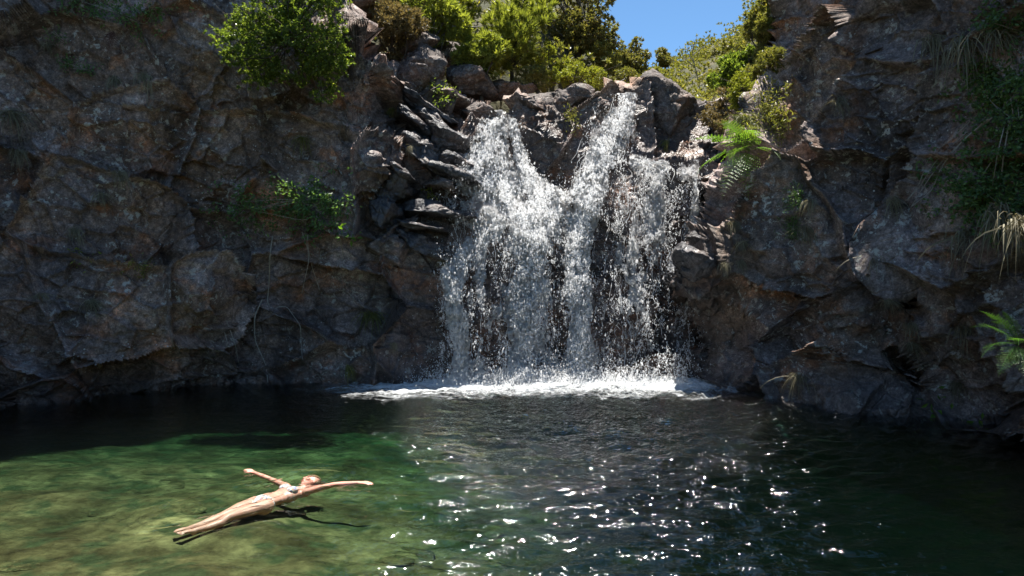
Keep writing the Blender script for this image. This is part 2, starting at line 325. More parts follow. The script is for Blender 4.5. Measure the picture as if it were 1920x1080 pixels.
def lm_sheet():
    nr = 400; top = lerp_tab(TOP_LM, gx); V = []; u = []
    vis = np.linspace(0, 1, 330)**1.0
    for x, t in zip(gx, top):
        t0 = max(t, -30); col = np.r_[np.linspace(t, t0, 40, endpoint=False) if t < t0-1 else np.full(40, t0)-np.linspace(.4, 0, 40, endpoint=False), t0+(790-t0)*vis]; u.append(col)
    PY = np.array(u).T; PX = np.repeat(gx[None], PY.shape[0], 0)
    D = rbf(LM, np.stack([PX.ravel(), PY.ravel()], -1)).reshape(PX.shape)
    V = P(PX, np.minimum(PY, 1000), D)
    cap = []
    for k in range(14, 0, -1):      # the ground behind the edge
        t = (k/14)**1.6*9; c = V[0].copy(); c[:, 1] += t; c[:, 0] *= 1+t/30; c[:, 2] += .12*t-.25*min(t, 1); cap.append(c)
    V = np.concatenate([np.array(cap), V]); PXf = np.concatenate([np.repeat(gx[None], 14, 0), PX]); PYf = np.concatenate([np.repeat(PY[:1], 14, 0), PY])
    return V, PXf, PYf
V, PX, PY = lm_sheet()
wet = sstep(640, 760, PX)*sstep(1500, 1330, PX)*sstep(170, 240, PY)
wet = np.maximum(wet, sstep(690, 730, PY)*.8)
fall = sstep(830, 900, PX)*sstep(1345, 1300, PX)
amp = 1.0-.45*fall; amp = amp*(1-.35*sstep(730, 770, PX)*(1-fall))
cliff = build_cliff('cliff', M_cliff, V, wet, 21, amp, R(-12))
# right cliff
RR = [(1250, 540, 13.7), (1262, 545, 13.6), (1300, 470, 13.8), (1350, 380, 14.2), (1390, 290, 14.4), (1405, 200, 14.8), (1440, 120, 14.9), (1490, 30, 14.6), (1500, -100, 14.2), (1650, -2300, 13.0),
 (1300, 715, 14.9), (1320, 640, 15.0), (1330, 585, 14.6), (1400, 660, 14.4), (1400, 590, 14.2), (1400, 545, 13.2), (1380, 450, 13.3), (1420, 330, 13.4), (1450, 200, 13.7), (1520, 80, 13.6), (1560, 0, 12.9),
 (1450, 725, 13.2), (1460, 640, 13.5), (1470, 570, 12.7), (1480, 450, 12.5), (1500, 300, 12.7), (1550, 200, 12.6), (1520, 755, 12.1), (1540, 600, 12.1), (1560, 450, 11.9), (1600, 300, 12.0), (1630, 100, 11.9), (1640, 20, 11.2), (1700, 0, 11.0), (1720, -600, 11.2), (1600, 770, 11.2), (1620, 600, 11.3), (1680, 480, 11.2), (1690, 760, 10.9), (1690, 600, 11.1), (1722, 700, 12.3), (1717, 560, 12.1), (1714, 430, 11.9), (1738, 560, 10.6), (1742, 680, 10.5), (1720, 300, 11.2),
 (1760, 795, 10.3), (1755, 600, 10.4), (1770, 400, 10.5), (1780, 200, 10.6), (1780, 60, 10.2), (1850, 825, 9.7), (1850, 600, 9.5), (1860, 400, 9.5), (1860, 200, 9.8), (1880, 30, 9.5), (1920, 838, 9.5), (1920, 600, 9.0), (1920, 200, 9.1), (1920, -2300, 9.6), (2100, 900, 8.2), (2100, 300, 7.6), (2100, -2300, 8.1), (2500, 1000, 5), (2500, -2300, 5.8)]
LEFT_R = [(-2300, 1660), (-700, 1560), (-100, 1512), (0, 1502), (33, 1491), (60, 1487), (85, 1466), (107, 1468), (125, 1440), (141, 1420), (193, 1403), (222, 1402), (280, 1408), (311, 1388), (341, 1369), (370, 1350), (420, 1332), (460, 1302), (510, 1274), (545, 1262), (565, 1285), (600, 1308), (720, 1316), (900, 1316)]
def r_sheet():
    py = axis(-2300, 1000, -20, 870, 2.5, 30); lx = lerp_tab(LEFT_R, py); nc = 270
    s = np.linspace(0, 1, nc)**1.0; PX = lx[:, None]+(1960-lx[:, None])*s; ext = 1960+np.arange(1, 14)*40.; PX = np.concatenate([PX, np.repeat(ext[None], len(py), 0)], 1); PY = np.repeat(py[:, None], PX.shape[1], 1)
    D = rbf(RR, np.stack([PX.ravel(), PY.ravel()], -1)).reshape(PX.shape); V = P(PX, PY, D)
    edge = np.clip((PX-lx[:, None])/60, 0, 1); V[..., 1] += .9*(1-edge)**2.2
    back = []
    for k in range(10, 0, -1):
        c = V[:, 0].copy(); c[:, 1] += .45*k; c[:, 0] += .04*k*k*.5+.08*k; back.append(c)
    V = np.concatenate([np.array(back).transpose(1, 0, 2), V], 1)
    pad = V.shape[1]-PX.shape[1]; PX = np.concatenate([np.repeat(PX[:, :1], pad, 1), PX], 1); PY = np.concatenate([np.repeat(PY[:, :1], pad, 1), PY], 1)
    return V, PX, PY
V, PX, PY = r_sheet()
wet = np.maximum(sstep(1420, 1320, PX)*sstep(330, 420, PY), sstep(.35, .05, V[..., 2]))
cliff_right = build_cliff('cliff', M_right, V, wet, 57, np.full(PX.shape, .85), R(8))

# ------------------------------------------------------------------ ground to the horizon, hill behind the fall, pool bed
def hill_z(x, y):
    z = 6.4+np.maximum(y-18, 0)*.325; z = np.where(y > 44, 6.4+26*.325-(y-44)*.06, z)
    pxx = 960+F*x/np.maximum(y, 1); z = z+(.55*sstep(1190, 1010, pxx)+.35*sstep(1390, 1500, pxx))*np.clip(y-18, 0, 22)
    z = z+np.maximum(-x-2, 0)*.55*sstep(17, 22, y)+np.maximum(x-6.5, 0)*.45*sstep(15, 22, y)
    return z+.5*perlin(np.stack([x*.25, y*.25, x*0], -1), 3)
def terrain():
    xs = axis(-300, 300, -22, 22, .55, 12); ys = axis(-200, 500, -8, 60, .55, 12)
    X, Y = np.meshgrid(xs, ys); x, y = X.ravel(), Y.ravel(); px = 960+F*x/np.maximum(y, .5)
    dl = lerp_tab([(-600, 12), (0, 17.5), (300, 18), (640, 19), (760, 20), (900, 22), (1300, 22), (1420, 21), (1500, 19), (1700, 15.5), (1920, 12.5), (2500, 9)], px)
    inside = (y < dl) & (y > .5) & (px > -600) & (px < 2500)
    hill = hill_z(x, y); side = np.clip((np.abs(x)-6-np.maximum(0, -y)*.1)*.7, 0, 9); low = .6+side+.25*perlin(np.stack([x*.6, y*.6, x*0], -1), 8)
    z = np.where(y > 12, np.clip(hill, 0, 60), low*(y <= 12))
    z = np.where(inside, -7, z); z = np.where((y > -1.2) & (np.abs(x) < 5) & (y < 6), -7, z)
    z = np.where((y <= -1.2) & (np.abs(x) < 7), np.minimum(z, .1+(-1.2-y)*.35), z)
    return mesh_obj('ground', np.stack([x, y, z], -1), grid_faces(len(ys), len(xs)), M_soil)
tag(terrain(), kind='structure')
def bed_z(x, y):
    # seen through refraction the bed looks about 0.4 times as deep as it is; it is built at that apparent depth
    dep = .235+.055*np.maximum(y+.35*(x+4)-6.2, 0)+np.maximum(x+2.4, 0)*.085+np.maximum(y-9, 0)*.03
    dep = np.where(y < 3.5, .235-.08*(3.5-y), dep); dep = np.minimum(dep, 1.0)
    return -dep+.05*perlin(np.stack([x*1.3, y*1.3, x*0], -1), 4)+.03*perlin(np.stack([x*3.6, y*3.6, x*0], -1), 5)
xs = np.arange(-13, 11.01, .09); ys = np.arange(-1.6, 17.5, .09); X, Y = np.meshgrid(xs, ys)
bed = tag(mesh_obj('pool_bed', np.stack([X.ravel(), Y.ravel(), bed_z(X.ravel(), Y.ravel())], -1), grid_faces(len(ys), len(xs)), M_bed, attr={'painted_dark': sstep(-1.9, 1.3, X+.05*Y-.55+.5*fbm(np.stack([X.ravel(), Y.ravel(), X.ravel()*0], -1)*.8, 3, 6).reshape(X.shape)).ravel()}), kind='structure')

# ------------------------------------------------------------------ water of the pool: a closed body with a rippled top
def pool():
    xs = np.r_[np.linspace(-13, -5.5, 60, endpoint=False), np.linspace(-5.5, 6.5, 420, endpoint=False), np.linspace(6.5, 11, 60)]; ys = np.r_[np.linspace(-1.5, 3.5, 20, endpoint=False), np.linspace(3.5, 10, 300, endpoint=False), np.linspace(10, 17, 160)]
    X, Y = np.meshgrid(xs, ys); x, y = X.ravel(), Y.ravel(); r = np.hypot(x-.9, (y-14.8)*1.0)
    foamr = np.hypot(np.maximum(np.abs(x-.55)-2.9, 0)*1.2, np.maximum(np.abs(y-14.65)-.08, 0)*.9); foam = sstep(4.6, 0, foamr+.35*fbm(np.stack([x*1.1, y*1.1, x*0], -1), 3, 71))**2.0
    calm = sstep(.1, -2.6, x)*.78+.3*sstep(2.2, 4.5, x); chop = np.clip((1-calm)*(.5+.5*sstep(13, 4, r)), .14, 1)
    rip = (1-calm)*(.15+.85*sstep(8.5, 3.5, r))*(1-.45*sstep(2.0, 4.5, x)); near = sstep(6.5, 10.5, r)
    z = 0*x
    for k, (L, A) in enumerate([(1.3, .008), (.7, .009), (.4, .010), (.24, .0085), (.15, .0055)]):
        ph = r/L*2*np.pi+2.2*perlin(np.stack([x*.9/L**.5, y*.9/L**.5, x*0+k], -1), 30+k)*2
        z += A*np.sin(ph)*(.5+.8*np.abs(perlin(np.stack([x*.7, y*.7, x*0+5*k], -1), 50+k)))
        z += A*1.1*perlin(np.stack([x/L*.9, y/L*1.5, x*0+9*k], -1), 60+k)
    z += near*.021*perlin(np.stack([x*1.3+.5*y, y*2.2, x*0], -1), 91)+near*.006*np.abs(perlin(np.stack([x*2.6, y*3.8, x*0], -1), 92))
    z = z*(1-.1*near)
    bx, by = x+2.5, y-6.7; along = np.clip(bx*.574+by*.819, -.95, .75); rb = np.hypot(bx-along*.574, by-along*.819)
    ripple = .012*np.sin(rb*46+3*perlin(np.stack([x*3, y*3, x*0], -1), 95))*np.exp(-((rb-.28)/.26)**2)
    z = z*chop*2.5+ripple+foam*.035*fbm(np.stack([x*5, y*5, x*0], -1), 3, 77)
    nr, nc = len(ys), len(xs); top = np.stack([x, y, z], -1); f = grid_faces(nr, nc)
    # skirt and floor close the body so that depth tints the water
    i = np.arange(nr*nc).reshape(nr, nc); ring = np.concatenate([i[0, :-1], i[:-1, -1], i[-1, :0:-1], i[:0:-1, 0]]); low = top[ring].copy(); low[:, 2] = -6.5
    a = np.arange(len(ring))+nr*nc; b = np.roll(a, -1); rr = np.roll(ring, -1)
    sk = np.stack([ring, a, b, rr], -1)
    c = len(top)+len(ring); cen = np.array([[-1, 8, -6.5]]); fl = np.stack([a, np.full(len(a), c), np.full(len(a), c), b], -1)
    o = mesh_obj('pool_water', np.concatenate([top, low, cen]), np.concatenate([f, sk]), M_pool, attr={'rip': np.r_[rip, np.zeros(len(ring)+1)], 'foam': np.r_[foam, np.zeros(len(ring)+1)]})
    bm = bmesh.new(); bm.from_mesh(o.data); bm.verts.ensure_lookup_table()
    bm.faces.new([bm.verts[int(k)] for k in a[::-1]]); bm.verts.remove(bm.verts[c]) if not bm.verts[c].link_faces else None
    bmesh.ops.recalc_face_normals(bm, faces=bm.faces); bm.to_mesh(o.data); bm.free()
    return o
tag(pool(), kind='structure')

# ------------------------------------------------------------------ boulders and slabs
_ico = bmesh.new(); bmesh.ops.create_icosphere(_ico, subdivisions=5, radius=1); ICO_V = np.array([v.co[:] for v in _ico.verts]); ICO_F = np.array([[v.index for v in f.verts] for f in _ico.faces]); _ico.free()
_ico = bmesh.new(); bmesh.ops.create_icosphere(_ico, subdivisions=2, radius=1); ICO2_V = np.array([v.co[:] for v in _ico.verts]); ICO2_F = np.array([[v.index for v in f.verts] for f in _ico.faces]); _ico.free()
def rock_shape(size, seed, cuts=9, lo=.5, hi=.85, V0=ICO_V, grain=1.0):
    g = np.random.default_rng(seed); v = V0*1.25
    for k in range(cuts):
        n = g.normal(size=3); n /= np.linalg.norm(n); d = g.uniform(lo, hi); t = np.maximum(0, v@n-d); v = v-t[:, None]*n*.94
    s = np.array(size); p = v*s
    nn = v/np.linalg.norm(v, axis=1)[:, None]
    b, e = blocks(p*np.array([2.2, 2.2, 4.2])+seed*3.1, seed)
    return p+nn*(grain*(.09*fbm(p*1.7+seed, 3, seed)+.05*b-.05*(1-sstep(0, .12, e))+.02*fbm(p*9+seed, 3, seed+3)))[:, None]*min(1.0, max(size)*1.6)
def boulder(px, py, w, h, d, seed, label=None, mat=None, parent=None, name='boulder', tilt=0, depth=None, cuts=9, yaw=0, group=None):
    sx, sz = w/2/F*d, h/2/F*d; v = rock_shape((sx, depth or (sx+sz)/2, sz), seed, cuts)
    c = pv(px, py, d); o = mesh_obj(name, v, ICO_F, mat or M_boul, parent, attr={'wet': np.zeros(len(v))}); o.location = c; o.rotation_euler = (0, R(tilt), R(yaw))
    if label: tag(o, label, 'boulder', group)
    return o
for a in [
 (772, 84, 84, 66, 17.4, 1, 'shaded brown boulder under the roots of the dry heath tree'),
 (802, 128, 78, 84, 16.9, 2, 'tall reddish block halfway up the rock steps left of the fall'),
 (862, 104, 70, 48, 18.6, 3, 'grey boulder below the feathery bright green heath'),
 (876, 146, 104, 62, 18.0, 4, 'broad sunlit grey boulder above the left cascade'),
 (772, 150, 70, 56, 16.6, 5, 'dark block in the notch beside the left cliff shoulder'),
 (940, 170, 130, 36, 19.0, 6, 'low flat reddish ledge stone behind the left cascade lip'),
 (893, 212, 62, 44, 17.1, 7, 'small beige boulder touching the left cascade at its lip'),
 (830, 186, 76, 44, 16.9, 8, 'rough grey stone above the slanting wet slabs'),
 (1008, 204, 64, 50, 17.0, 9, 'rounded grey boulder just right of the left cascade lip'),
 (1058, 194, 84, 48, 17.2, 10, 'brown boulder midway between the two lips of the fall'),
 (1118, 196, 78, 48, 17.2, 11, 'smooth dark boulder on the left bank of the main lip'),
 (1256, 206, 108, 100, 17.5, 12, 'large fissured boulder on the right bank of the main lip'),
 (1226, 176, 64, 36, 17.6, 13, 'small knobbly stone on top of the right lip boulder')]:
    boulder(a[0], a[1], a[2]*1.22, a[3]*1.25, a[4], a[5], a[6], group='boulders along the edge of the fall', tilt=20 if a[5] in (2, 4, 5, 8) else 0, cuts=9 if a[5] in (9, 10, 11) else 15)
for k, (px, py, w, h, d, t) in enumerate([(812, 228, 150, 46, 16.3, 34), (842, 272, 130, 44, 15.9, 34), (778, 262, 90, 44, 15.7, 30), (800, 308, 140, 40, 15.4, 30), (868, 312, 90, 36, 15.7, 18), (806, 402, 150, 30, 15.0, 8),
   (738, 352, 64, 58, 14.8, 34), (728, 410, 80, 64, 14.7, 22), (784, 452, 120, 30, 14.7, 22), (740, 480, 90, 60, 14.7, 12), (830, 350, 70, 30, 15.3, 12), (1290, 500, 60, 70, 13.9, -38), (1322, 455, 46, 60, 14.0, -48), (800, 205, 150, 26, 16.5, 33), (835, 250, 140, 24, 16.0, 33), (800, 285, 130, 24, 15.6, 31), (770, 232, 90, 26, 16.0, 32), (845, 330, 120, 22, 15.4, 16), (745, 320, 70, 26, 14.9, 30), (790, 425, 130, 22, 14.85, 14)]):
    boulder(px, py, w, h, d, 40+k, mat=M_slab if k < 9 or k > 10 else M_boul, parent=cliff, name='rock_slab', tilt=t, depth=.75, cuts=8)
# stones on the pool bed, seen through the shallow water
g = np.random.default_rng(4); stone_me = []
for k in range(6):
    o = mesh_obj('stone', rock_shape((1, .8, .55), 90+k, 8, V0=ICO2_V, grain=.6), ICO2_F, M_bed, link=False); stone_me.append(o.data)
for k in range(34):
    y = g.uniform(4.6, 8.5); x = g.uniform(-.78*y, -.02*y+.3); s = g.uniform(.08, .26)
    if y < 6.6 and abs(x+2.8) < .7: continue
    o = bpy.data.objects.new('stone', stone_me[k % 6]); COL.objects.link(o); o.parent = bed
    zb = float(bed_z(np.array([x]), np.array([y]))[0]); o.location = (x, y, zb-.05*s); o.rotation_euler = (0, 0, g.uniform(0, 6.3)); o.scale = (s, s*.8, s*.2)

# ------------------------------------------------------------------ the waterfall: streams as (photo y, centre x, half width, weight)
STREAMS = {
 'left_cascade': [[(210, 930, 14, .9), (235, 922, 20, 1), (262, 918, 26, 1), (300, 912, 36, 1), (335, 915, 50, 1.05), (350, 930, 74, 1), (375, 945, 82, .8), (398, 960, 80, .5), (420, 960, 70, .3)],
                  [(325, 872, 26, .35), (370, 868, 40, .4), (410, 890, 44, .42), (440, 905, 40, .55), (470, 878, 30, .7), (500, 852, 22, .8), (545, 852, 20, .7), (620, 856, 22, .6), (700, 862, 26, .55), (714, 862, 30, .8)],
                  [(395, 960, 30, .6), (430, 925, 30, .7), (470, 895, 26, .6), (510, 890, 26, .35), (600, 890, 28, .25), (700, 890, 30, .25)]],
 'shaded_chute': [[(225, 962, 7, .6), (270, 970, 9, .9), (310, 982, 13, .95), (345, 1006, 32, 1), (372, 1032, 34, 1), (392, 1042, 26, .9)]],
 'centre_curtain': [[(378, 1010, 36, 1.1), (398, 1002, 44, 1.15), (430, 1000, 44, .85), (500, 997, 46, .7), (600, 990, 48, .62), (690, 985, 52, .62), (714, 985, 60, .95)]],
 'main_stream': [[(176, 1173, 17, 1), (200, 1170, 19, .95), (225, 1158, 24, 1), (260, 1146, 30, 1), (300, 1128, 34, 1), (340, 1108, 32, 1.05), (385, 1092, 28, 1.1), (440, 1086, 24, 1.05), (520, 1084, 22, .95), (620, 1086, 24, .85), (700, 1084, 30, .9), (714, 1084, 40, 1.1)],
                 [(195, 1124, 10, .15), (240, 1118, 16, .25), (290, 1108, 20, .35), (340, 1095, 26, .4)]],
 'right_veil': [[(290, 1165, 34, .5), (303, 1200, 56, .62), (318, 1225, 68, .55), (340, 1222, 62, .45), (420, 1212, 60, .38), (500, 1195, 48, .44), (560, 1185, 44, .4), (640, 1190, 60, .24), (705, 1200, 74, .24), (714, 1200, 80, .5)],
                [(300, 1306, 6, .5), (380, 1303, 7, .4), (450, 1296, 9, .35)], [(575, 1288, 5, .35), (700, 1284, 6, .25)], [(415, 1290, 14, .3), (470, 1268, 18, .5), (505, 1258, 14, .4)]]}
def dens(px, py):
    out = {}
    for nm, ss in STREAMS.items():
        D = np.zeros(len(px))
        for s in ss:
            t = np.array(s, float); c, wd, wt = (np.interp(py, t[:, 0], t[:, k]) for k in (1, 2, 3))
            m = (py >= t[0, 0]-2) & (py <= t[-1, 0]+4); D = np.maximum(D, np.where(m, wt*np.exp(-(np.abs(px-c)/wd)**2.4*.8), 0))
        out[nm] = D
    return out
wf_loc = pv(1060, 712, 14.8); waterfall = tag(empty('waterfall', (0, 0, 0)), 'white waterfall tumbling in two streams over dark rock into the pool', 'waterfall')
def waterfall_build():
    st = 2.6; xs = np.arange(790, 1340, st); ys = np.arange(172, 724, st); X, Y = np.meshgrid(xs, ys); px, py = X.ravel(), Y.ravel()
    dd = dens(px, py); names = list(dd); A = np.stack([dd[n] for n in names]); D = A.max(0); who = A.argmax(0)
    dw = hit_many(np.stack([px, py], -1), 0); k = np.ones((7, 7))/49; dg = dw.reshape(X.shape)
    pad = np.pad(dg, 3, mode='edge'); dg = sum(pad[i:i+dg.shape[0], j:j+dg.shape[1]] for i in range(7) for j in range(7))/49
    dw0 = np.minimum(dw, dg.ravel())
    q = np.stack([px*.028, py*.011, px*0], -1); n = fbm(q, 4, 3); n2 = fbm(np.stack([px*.09, py*.05, px*0], -1), 3, 9)
    ph = py*.075+px*.012*np.sin(px*.02)+1.6*n+1.2*n2; saw = ph-np.floor(ph)
    off = .08+.14*D+.16*n+.10*n2+.12*saw+.55*sstep(400, 640, py); d = np.maximum(dw0-np.maximum(off, .03), 14.25); P3 = P(px, py, d); nr, nc = X.shape; f = grid_faces(nr, nc, True)
    fd = D[f].mean(1)+.55*n[f].mean(1)*(D[f].mean(1) < 1.2)+.25*n2[f].mean(1)
    for i, nm in enumerate(names):
        keep = (fd > .34) & (who[f[:, 0]] == i); ff = f[keep]; u, inv = np.unique(ff, return_inverse=True)
        mesh_obj(nm, P3[u], inv.reshape(-1, 4), M_sheet, waterfall, attr={'dens': np.clip(D[u]+.3*n[u], 0, 1.3)})
    # flying drops: small stretched octahedra thrown off the streams
    oct_v = np.array([[1, 0, 0], [-1, 0, 0], [0, 1, 0], [0, -1, 0], [0, 0, 1], [0, 0, -1.]]); oct_f = np.array([[0, 2, 4], [2, 1, 4], [1, 3, 4], [3, 0, 4], [2, 0, 5], [1, 2, 5], [3, 1, 5], [0, 3, 5]])
    N = 620000; a = rng.uniform(790, 1345, N); b = rng.uniform(172, 722, N); jx = rng.normal(0, 9, N)*(rng.random(N) < .5)
    dd = dens(a-jx, b-np.abs(rng.normal(0, 5, N))); A = np.stack([dd[n_] for n_ in names]); D = A.max(0); who = A.argmax(0)
    wide = .10*sstep(300, 420, b)*sstep(800, 840, a)*sstep(1330, 1290, a)+.05*sstep(640, 700, b)*sstep(1340, 1290, a)
    cl = fbm(np.stack([a*.045, b*.02, a*0+2], -1), 4, 13); cl2 = fbm(np.stack([a*.16, b*.07, a*0+2], -1), 2, 15)
    pr = (np.clip(D, 0, 1)**1.15*.55+wide)*np.clip(.45+1.3*cl+.9*cl2, .03, 1.6); keep = rng.random(N) < pr*.75
    a, b, D, who = a[keep], b[keep], D[keep], who[keep]; n_ = len(a); print('drops', n_)
    dw = hit_many(np.stack([a, b], -1), 0); d = np.maximum(dw-.12-np.abs(rng.normal(0, .28, n_))-.12*D-.5*sstep(400, 640, b), 13.9); c = P(a, b, d); c[:, 2] = np.maximum(c[:, 2], .01)
    s = np.exp(rng.normal(math.log(.0054), .48, n_)); st = 1+np.abs(rng.normal(0, 1.1, n_)); 
    sc3 = np.stack([s*rng.uniform(.7, 1.3, n_), s, s*st], -1); lean = rng.normal(0, .22, n_)
    v = oct_v[None]*sc3[:, None]; v[..., 0] += v[..., 2]*lean[:, None]; v = v+c[:, None]
    for i, nm in enumerate(names):
        m = who == i; vv = v[m].reshape(-1, 3); ff = (oct_f[None]+6*np.arange(m.sum())[:, None, None]).reshape(-1, 3)
        tag(mesh_obj('flying_drops', vv, ff, M_white, waterfall, smooth=True), kind='stuff')
    # foaming clumps where the water is thick: knobbly lumps, lit from above
    n_ = 170000; a = rng.uniform(800, 1330, n_); b = rng.uniform(176, 716, n_); dd = dens(a+rng.normal(0, 3, n_), b); A = np.stack([dd[q_] for q_ in names]); Dm = A.max(0)
    cl = fbm(np.stack([a*.05, b*.028, a*0+7], -1), 3, 23)+.6*fbm(np.stack([a*.17, b*.11, a*0+7], -1), 2, 24); k_ = np.flatnonzero(rng.random(n_) < np.clip((Dm-.42)*1.5, 0, 1)*np.clip(.45+1.6*cl, 0, 1)); a, b, who, Dk = a[k_], b[k_], A.argmax(0)[k_], Dm[k_]; n_ = len(a); print('clumps', n_)
    dk = hit_many(np.stack([a, b], -1), 0); dk = np.maximum(dk-.16-np.abs(rng.normal(0, .14, n_))-.16*Dk-.5*sstep(400, 640, b), 14.1); c = P(a, b, dk); s_ = np.exp(rng.normal(math.log(.0112), .42, n_))
    rot = rng.normal(size=(n_, 3, 3)); rot = np.linalg.qr(rot)[0]; v = (oct_v[None]*rng.uniform(.6, 1.4, (n_, 6, 1)))@rot; v = v*s_[:, None, None]*np.array([1, 1, 1.35])+c[:, None]
    for i, nm in enumerate(names):
        mk = who == i
        if mk.any(): tag(mesh_obj('foam_clumps', v[mk].reshape(-1, 3), (oct_f[None]+6*np.arange(mk.sum())[:, None, None]).reshape(-1, 3), M_white, waterfall, smooth=False), kind='stuff')
    # connected strands and ropes of water running down the streams
    n_ = 1200; a = rng.uniform(800, 1330, n_*6); b = rng.uniform(180, 690, n_*6); dd = dens(a, b); A = np.stack([dd[q_] for q_ in names]); Dm = A.max(0); k_ = np.flatnonzero(rng.random(len(a)) < Dm**1.6)[:n_]; a, b, who = a[k_], b[k_], A.argmax(0)[k_]; n_ = len(a)
    ln = rng.uniform(10, 48, n_); m = 7; t = np.linspace(0, 1, m); PYs = b[:, None]+ln[:, None]*t; C = np.stack([np.interp(PYs.ravel(), *np.array(STREAMS[q_][0])[:, :2].T).reshape(PYs.shape) for q_ in names])
    drift = C[who, np.arange(n_)]; PXs = a[:, None]+(drift-drift[:, :1])*.9+np.cumsum(rng.normal(0, 1.6, (n_, m)), 1); PYs = np.minimum(PYs, 716)
    dS = hit_many(np.stack([PXs.ravel(), PYs.ravel()], -1), 0).reshape(PXs.shape); dS = np.minimum(dS, np.roll(dS, 1, 1)); dS = np.maximum(dS-.2-np.abs(rng.normal(0, .12, n_))[:, None]-.5*sstep(400, 640, PYs), 14.1)
    q3 = P(PXs, PYs, dS); rad = np.exp(rng.normal(math.log(.006), .4, n_))[:, None]*np.array([.15, .8, 1.1, .9, 1.1, .7, .1])*rng.uniform(.6, 1.4, (n_, m)); ang = np.array([0, 2.09, 4.19])
    ringv = q3[:, :, None]+rad[:, :, None, None]*np.stack([np.cos(ang), np.sin(ang), 0*ang], -1); i0 = np.arange(m*3).reshape(m, 3); j0 = np.roll(i0, -1, 1); fq = np.stack([i0[:-1], i0[1:], j0[1:], j0[:-1]], -1).reshape(-1, 4)
    for i, nm in enumerate(names):
        mk = who == i
        if mk.any(): tag(mesh_obj('water_strands', ringv[mk].reshape(-1, 3), (fq[None]+m*3*np.arange(mk.sum())[:, None, None]).reshape(-1, 4), M_white, waterfall), kind='stuff')
    # splash crown where the water lands: drops leaping from the pool
    n_ = 16000; t = rng.normal(0, 1, n_); a = rng.choice([860, 985, 1084, 1200], n_, p=[.2, .32, .32, .16])+rng.normal(0, 48, n_); y = 14.75-np.abs(rng.normal(0, .45, n_)); x = (a-960)/F*14.7; z = np.abs(rng.exponential(.13, n_)); s = np.exp(rng.normal(math.log(.0062), .45, n_))
    c = np.stack([x, y, z], -1); v = oct_v[None]*np.stack([s, s, s*1.5], -1)[:, None]+c[:, None]
    tag(mesh_obj('splash', v.reshape(-1, 3), (oct_f[None]+6*np.arange(n_)[:, None, None]).reshape(-1, 3), M_white, waterfall), kind='stuff')
waterfall_build()

# ------------------------------------------------------------------ foliage builders
def leaves(cent, out, n, ln, wd, g, up=.2, spread=1.0, needle=False):
    """n leaf quads round random centres; out = preferred direction per centre"""
    i = g.integers(0, len(cent), n); c = cent[i]; ax = out[i]*.7+g.normal(size=(n, 3))*spread+np.array([0, 0, up]); ax /= np.linalg.norm(ax, axis=1)[:, None]
    sd = np.cross(ax, g.normal(size=(n, 3))); sd /= np.linalg.norm(sd, axis=1)[:, None]+1e-9; L = (ln*g.uniform(.6, 1.3, n))[:, None]; W = (wd*g.uniform(.7, 1.3, n))[:, None]
    nn = np.cross(ax, sd)
    v = np.stack([c, c+ax*L*.5+sd*W*.5+nn*W*.15, c+ax*L-nn*L*.08, c+ax*L*.5-sd*W*.5+nn*W*.15], 1).reshape(-1, 3)
    return v, np.arange(4*n).reshape(n, 4)
def blob_points(blobs, n, g, shell=.55):
    """points through ellipsoid blobs, denser outside; returns points and outward directions"""
    w_ = np.array([b[3]*b[4]*b[5] for b in blobs])**.67; i = g.choice(len(blobs), n, p=w_/w_.sum()); B = np.array(blobs)[i]
    u = g.normal(size=(n, 3)); u /= np.linalg.norm(u, axis=1)[:, None]; r = shell+(1-shell)*g.random(n)**.7; r *= 1+.22*perlin(u*2.3+B[:, :3]*3, 8)
    return B[:, :3]+u*B[:, 3:6]*r[:, None], u
def plant(name, cat, label, base, crown, nleaf, ln, wd, leafm, seed, bark=None, up=.2, spread=1.0, nsub=9, trunk=.07, group=None, clumps=None, bare=.0, shell=.5, part='crown'):
    """crown = list of ellipsoids (x,y,z,rx,ry,rz); trunk runs from base, limbs reach the sub-blobs"""
    g = np.random.default_rng(seed); root = tag(empty(name, base), label, cat, group); off = np.array(base); bl = []
    for b in crown:
        for k in range(nsub):
            u = g.normal(size=3); u /= np.linalg.norm(u); q = np.array(b[:3])+u*np.array(b[3:])*g.uniform(.45, .85); s = g.uniform(.28, .5)
            bl.append((*q, b[3]*s, b[4]*s, b[5]*s*.85))
    nc = clumps or max(40, nleaf//14); cp, cu = blob_points(bl, nc, g, shell)
    cp = cp+g.normal(0, ln*.3, cp.shape); v, f = leaves(cp-off, cu, nleaf, ln, wd, g, up, spread)
    tint = np.repeat(np.clip(np.repeat(g.random(1), nleaf)*0+g.normal(.45, .25, nleaf), 0, 1), 4)
    mesh_obj(part, v, f, leafm, root, smooth=False, attr={'tint': tint})
    parts = []; cen = np.mean([b[:3] for b in crown], 0); low = cen.copy(); low[2] -= .35*max(b[5] for b in crown)
    tp = smooth_path([off*0, (low-off)*.55+g.normal(0, .12, 3)*trunk*6, low-off], 9); parts.append(tube(tp, trunk, trunk*.55, 7))
    lp = []
    for b in bl:
        e = np.array(b[:3])-off; m = tp[g.integers(4, 9)]; mid = (m+e)/2+g.normal(0, .12, 3)*np.linalg.norm(e-m); lp.append(tube(smooth_path([m, mid, e], 7), trunk*.42, trunk*.1, 5))
        for j in range(3):
            e2 = e+g.normal(size=3)*np.array(b[3:])*.9; lp.append(tube(smooth_path([e*.6+mid*.4, (e+e2)/2+g.normal(0, .05, 3), e2], 5), trunk*.16, trunk*.05, 4))
    mesh_obj('trunk', *join(parts), bark or M_bark, root); mesh_obj('branches', *join(lp), bark or M_bark, root)
    return root
def crown_px(px, py, w, h, d, dy=None): c = pv(px, py, d); return (c.x, c.y, c.z, w/2/F*d, dy or (w+h)/4/F*d, h/2/F*d)
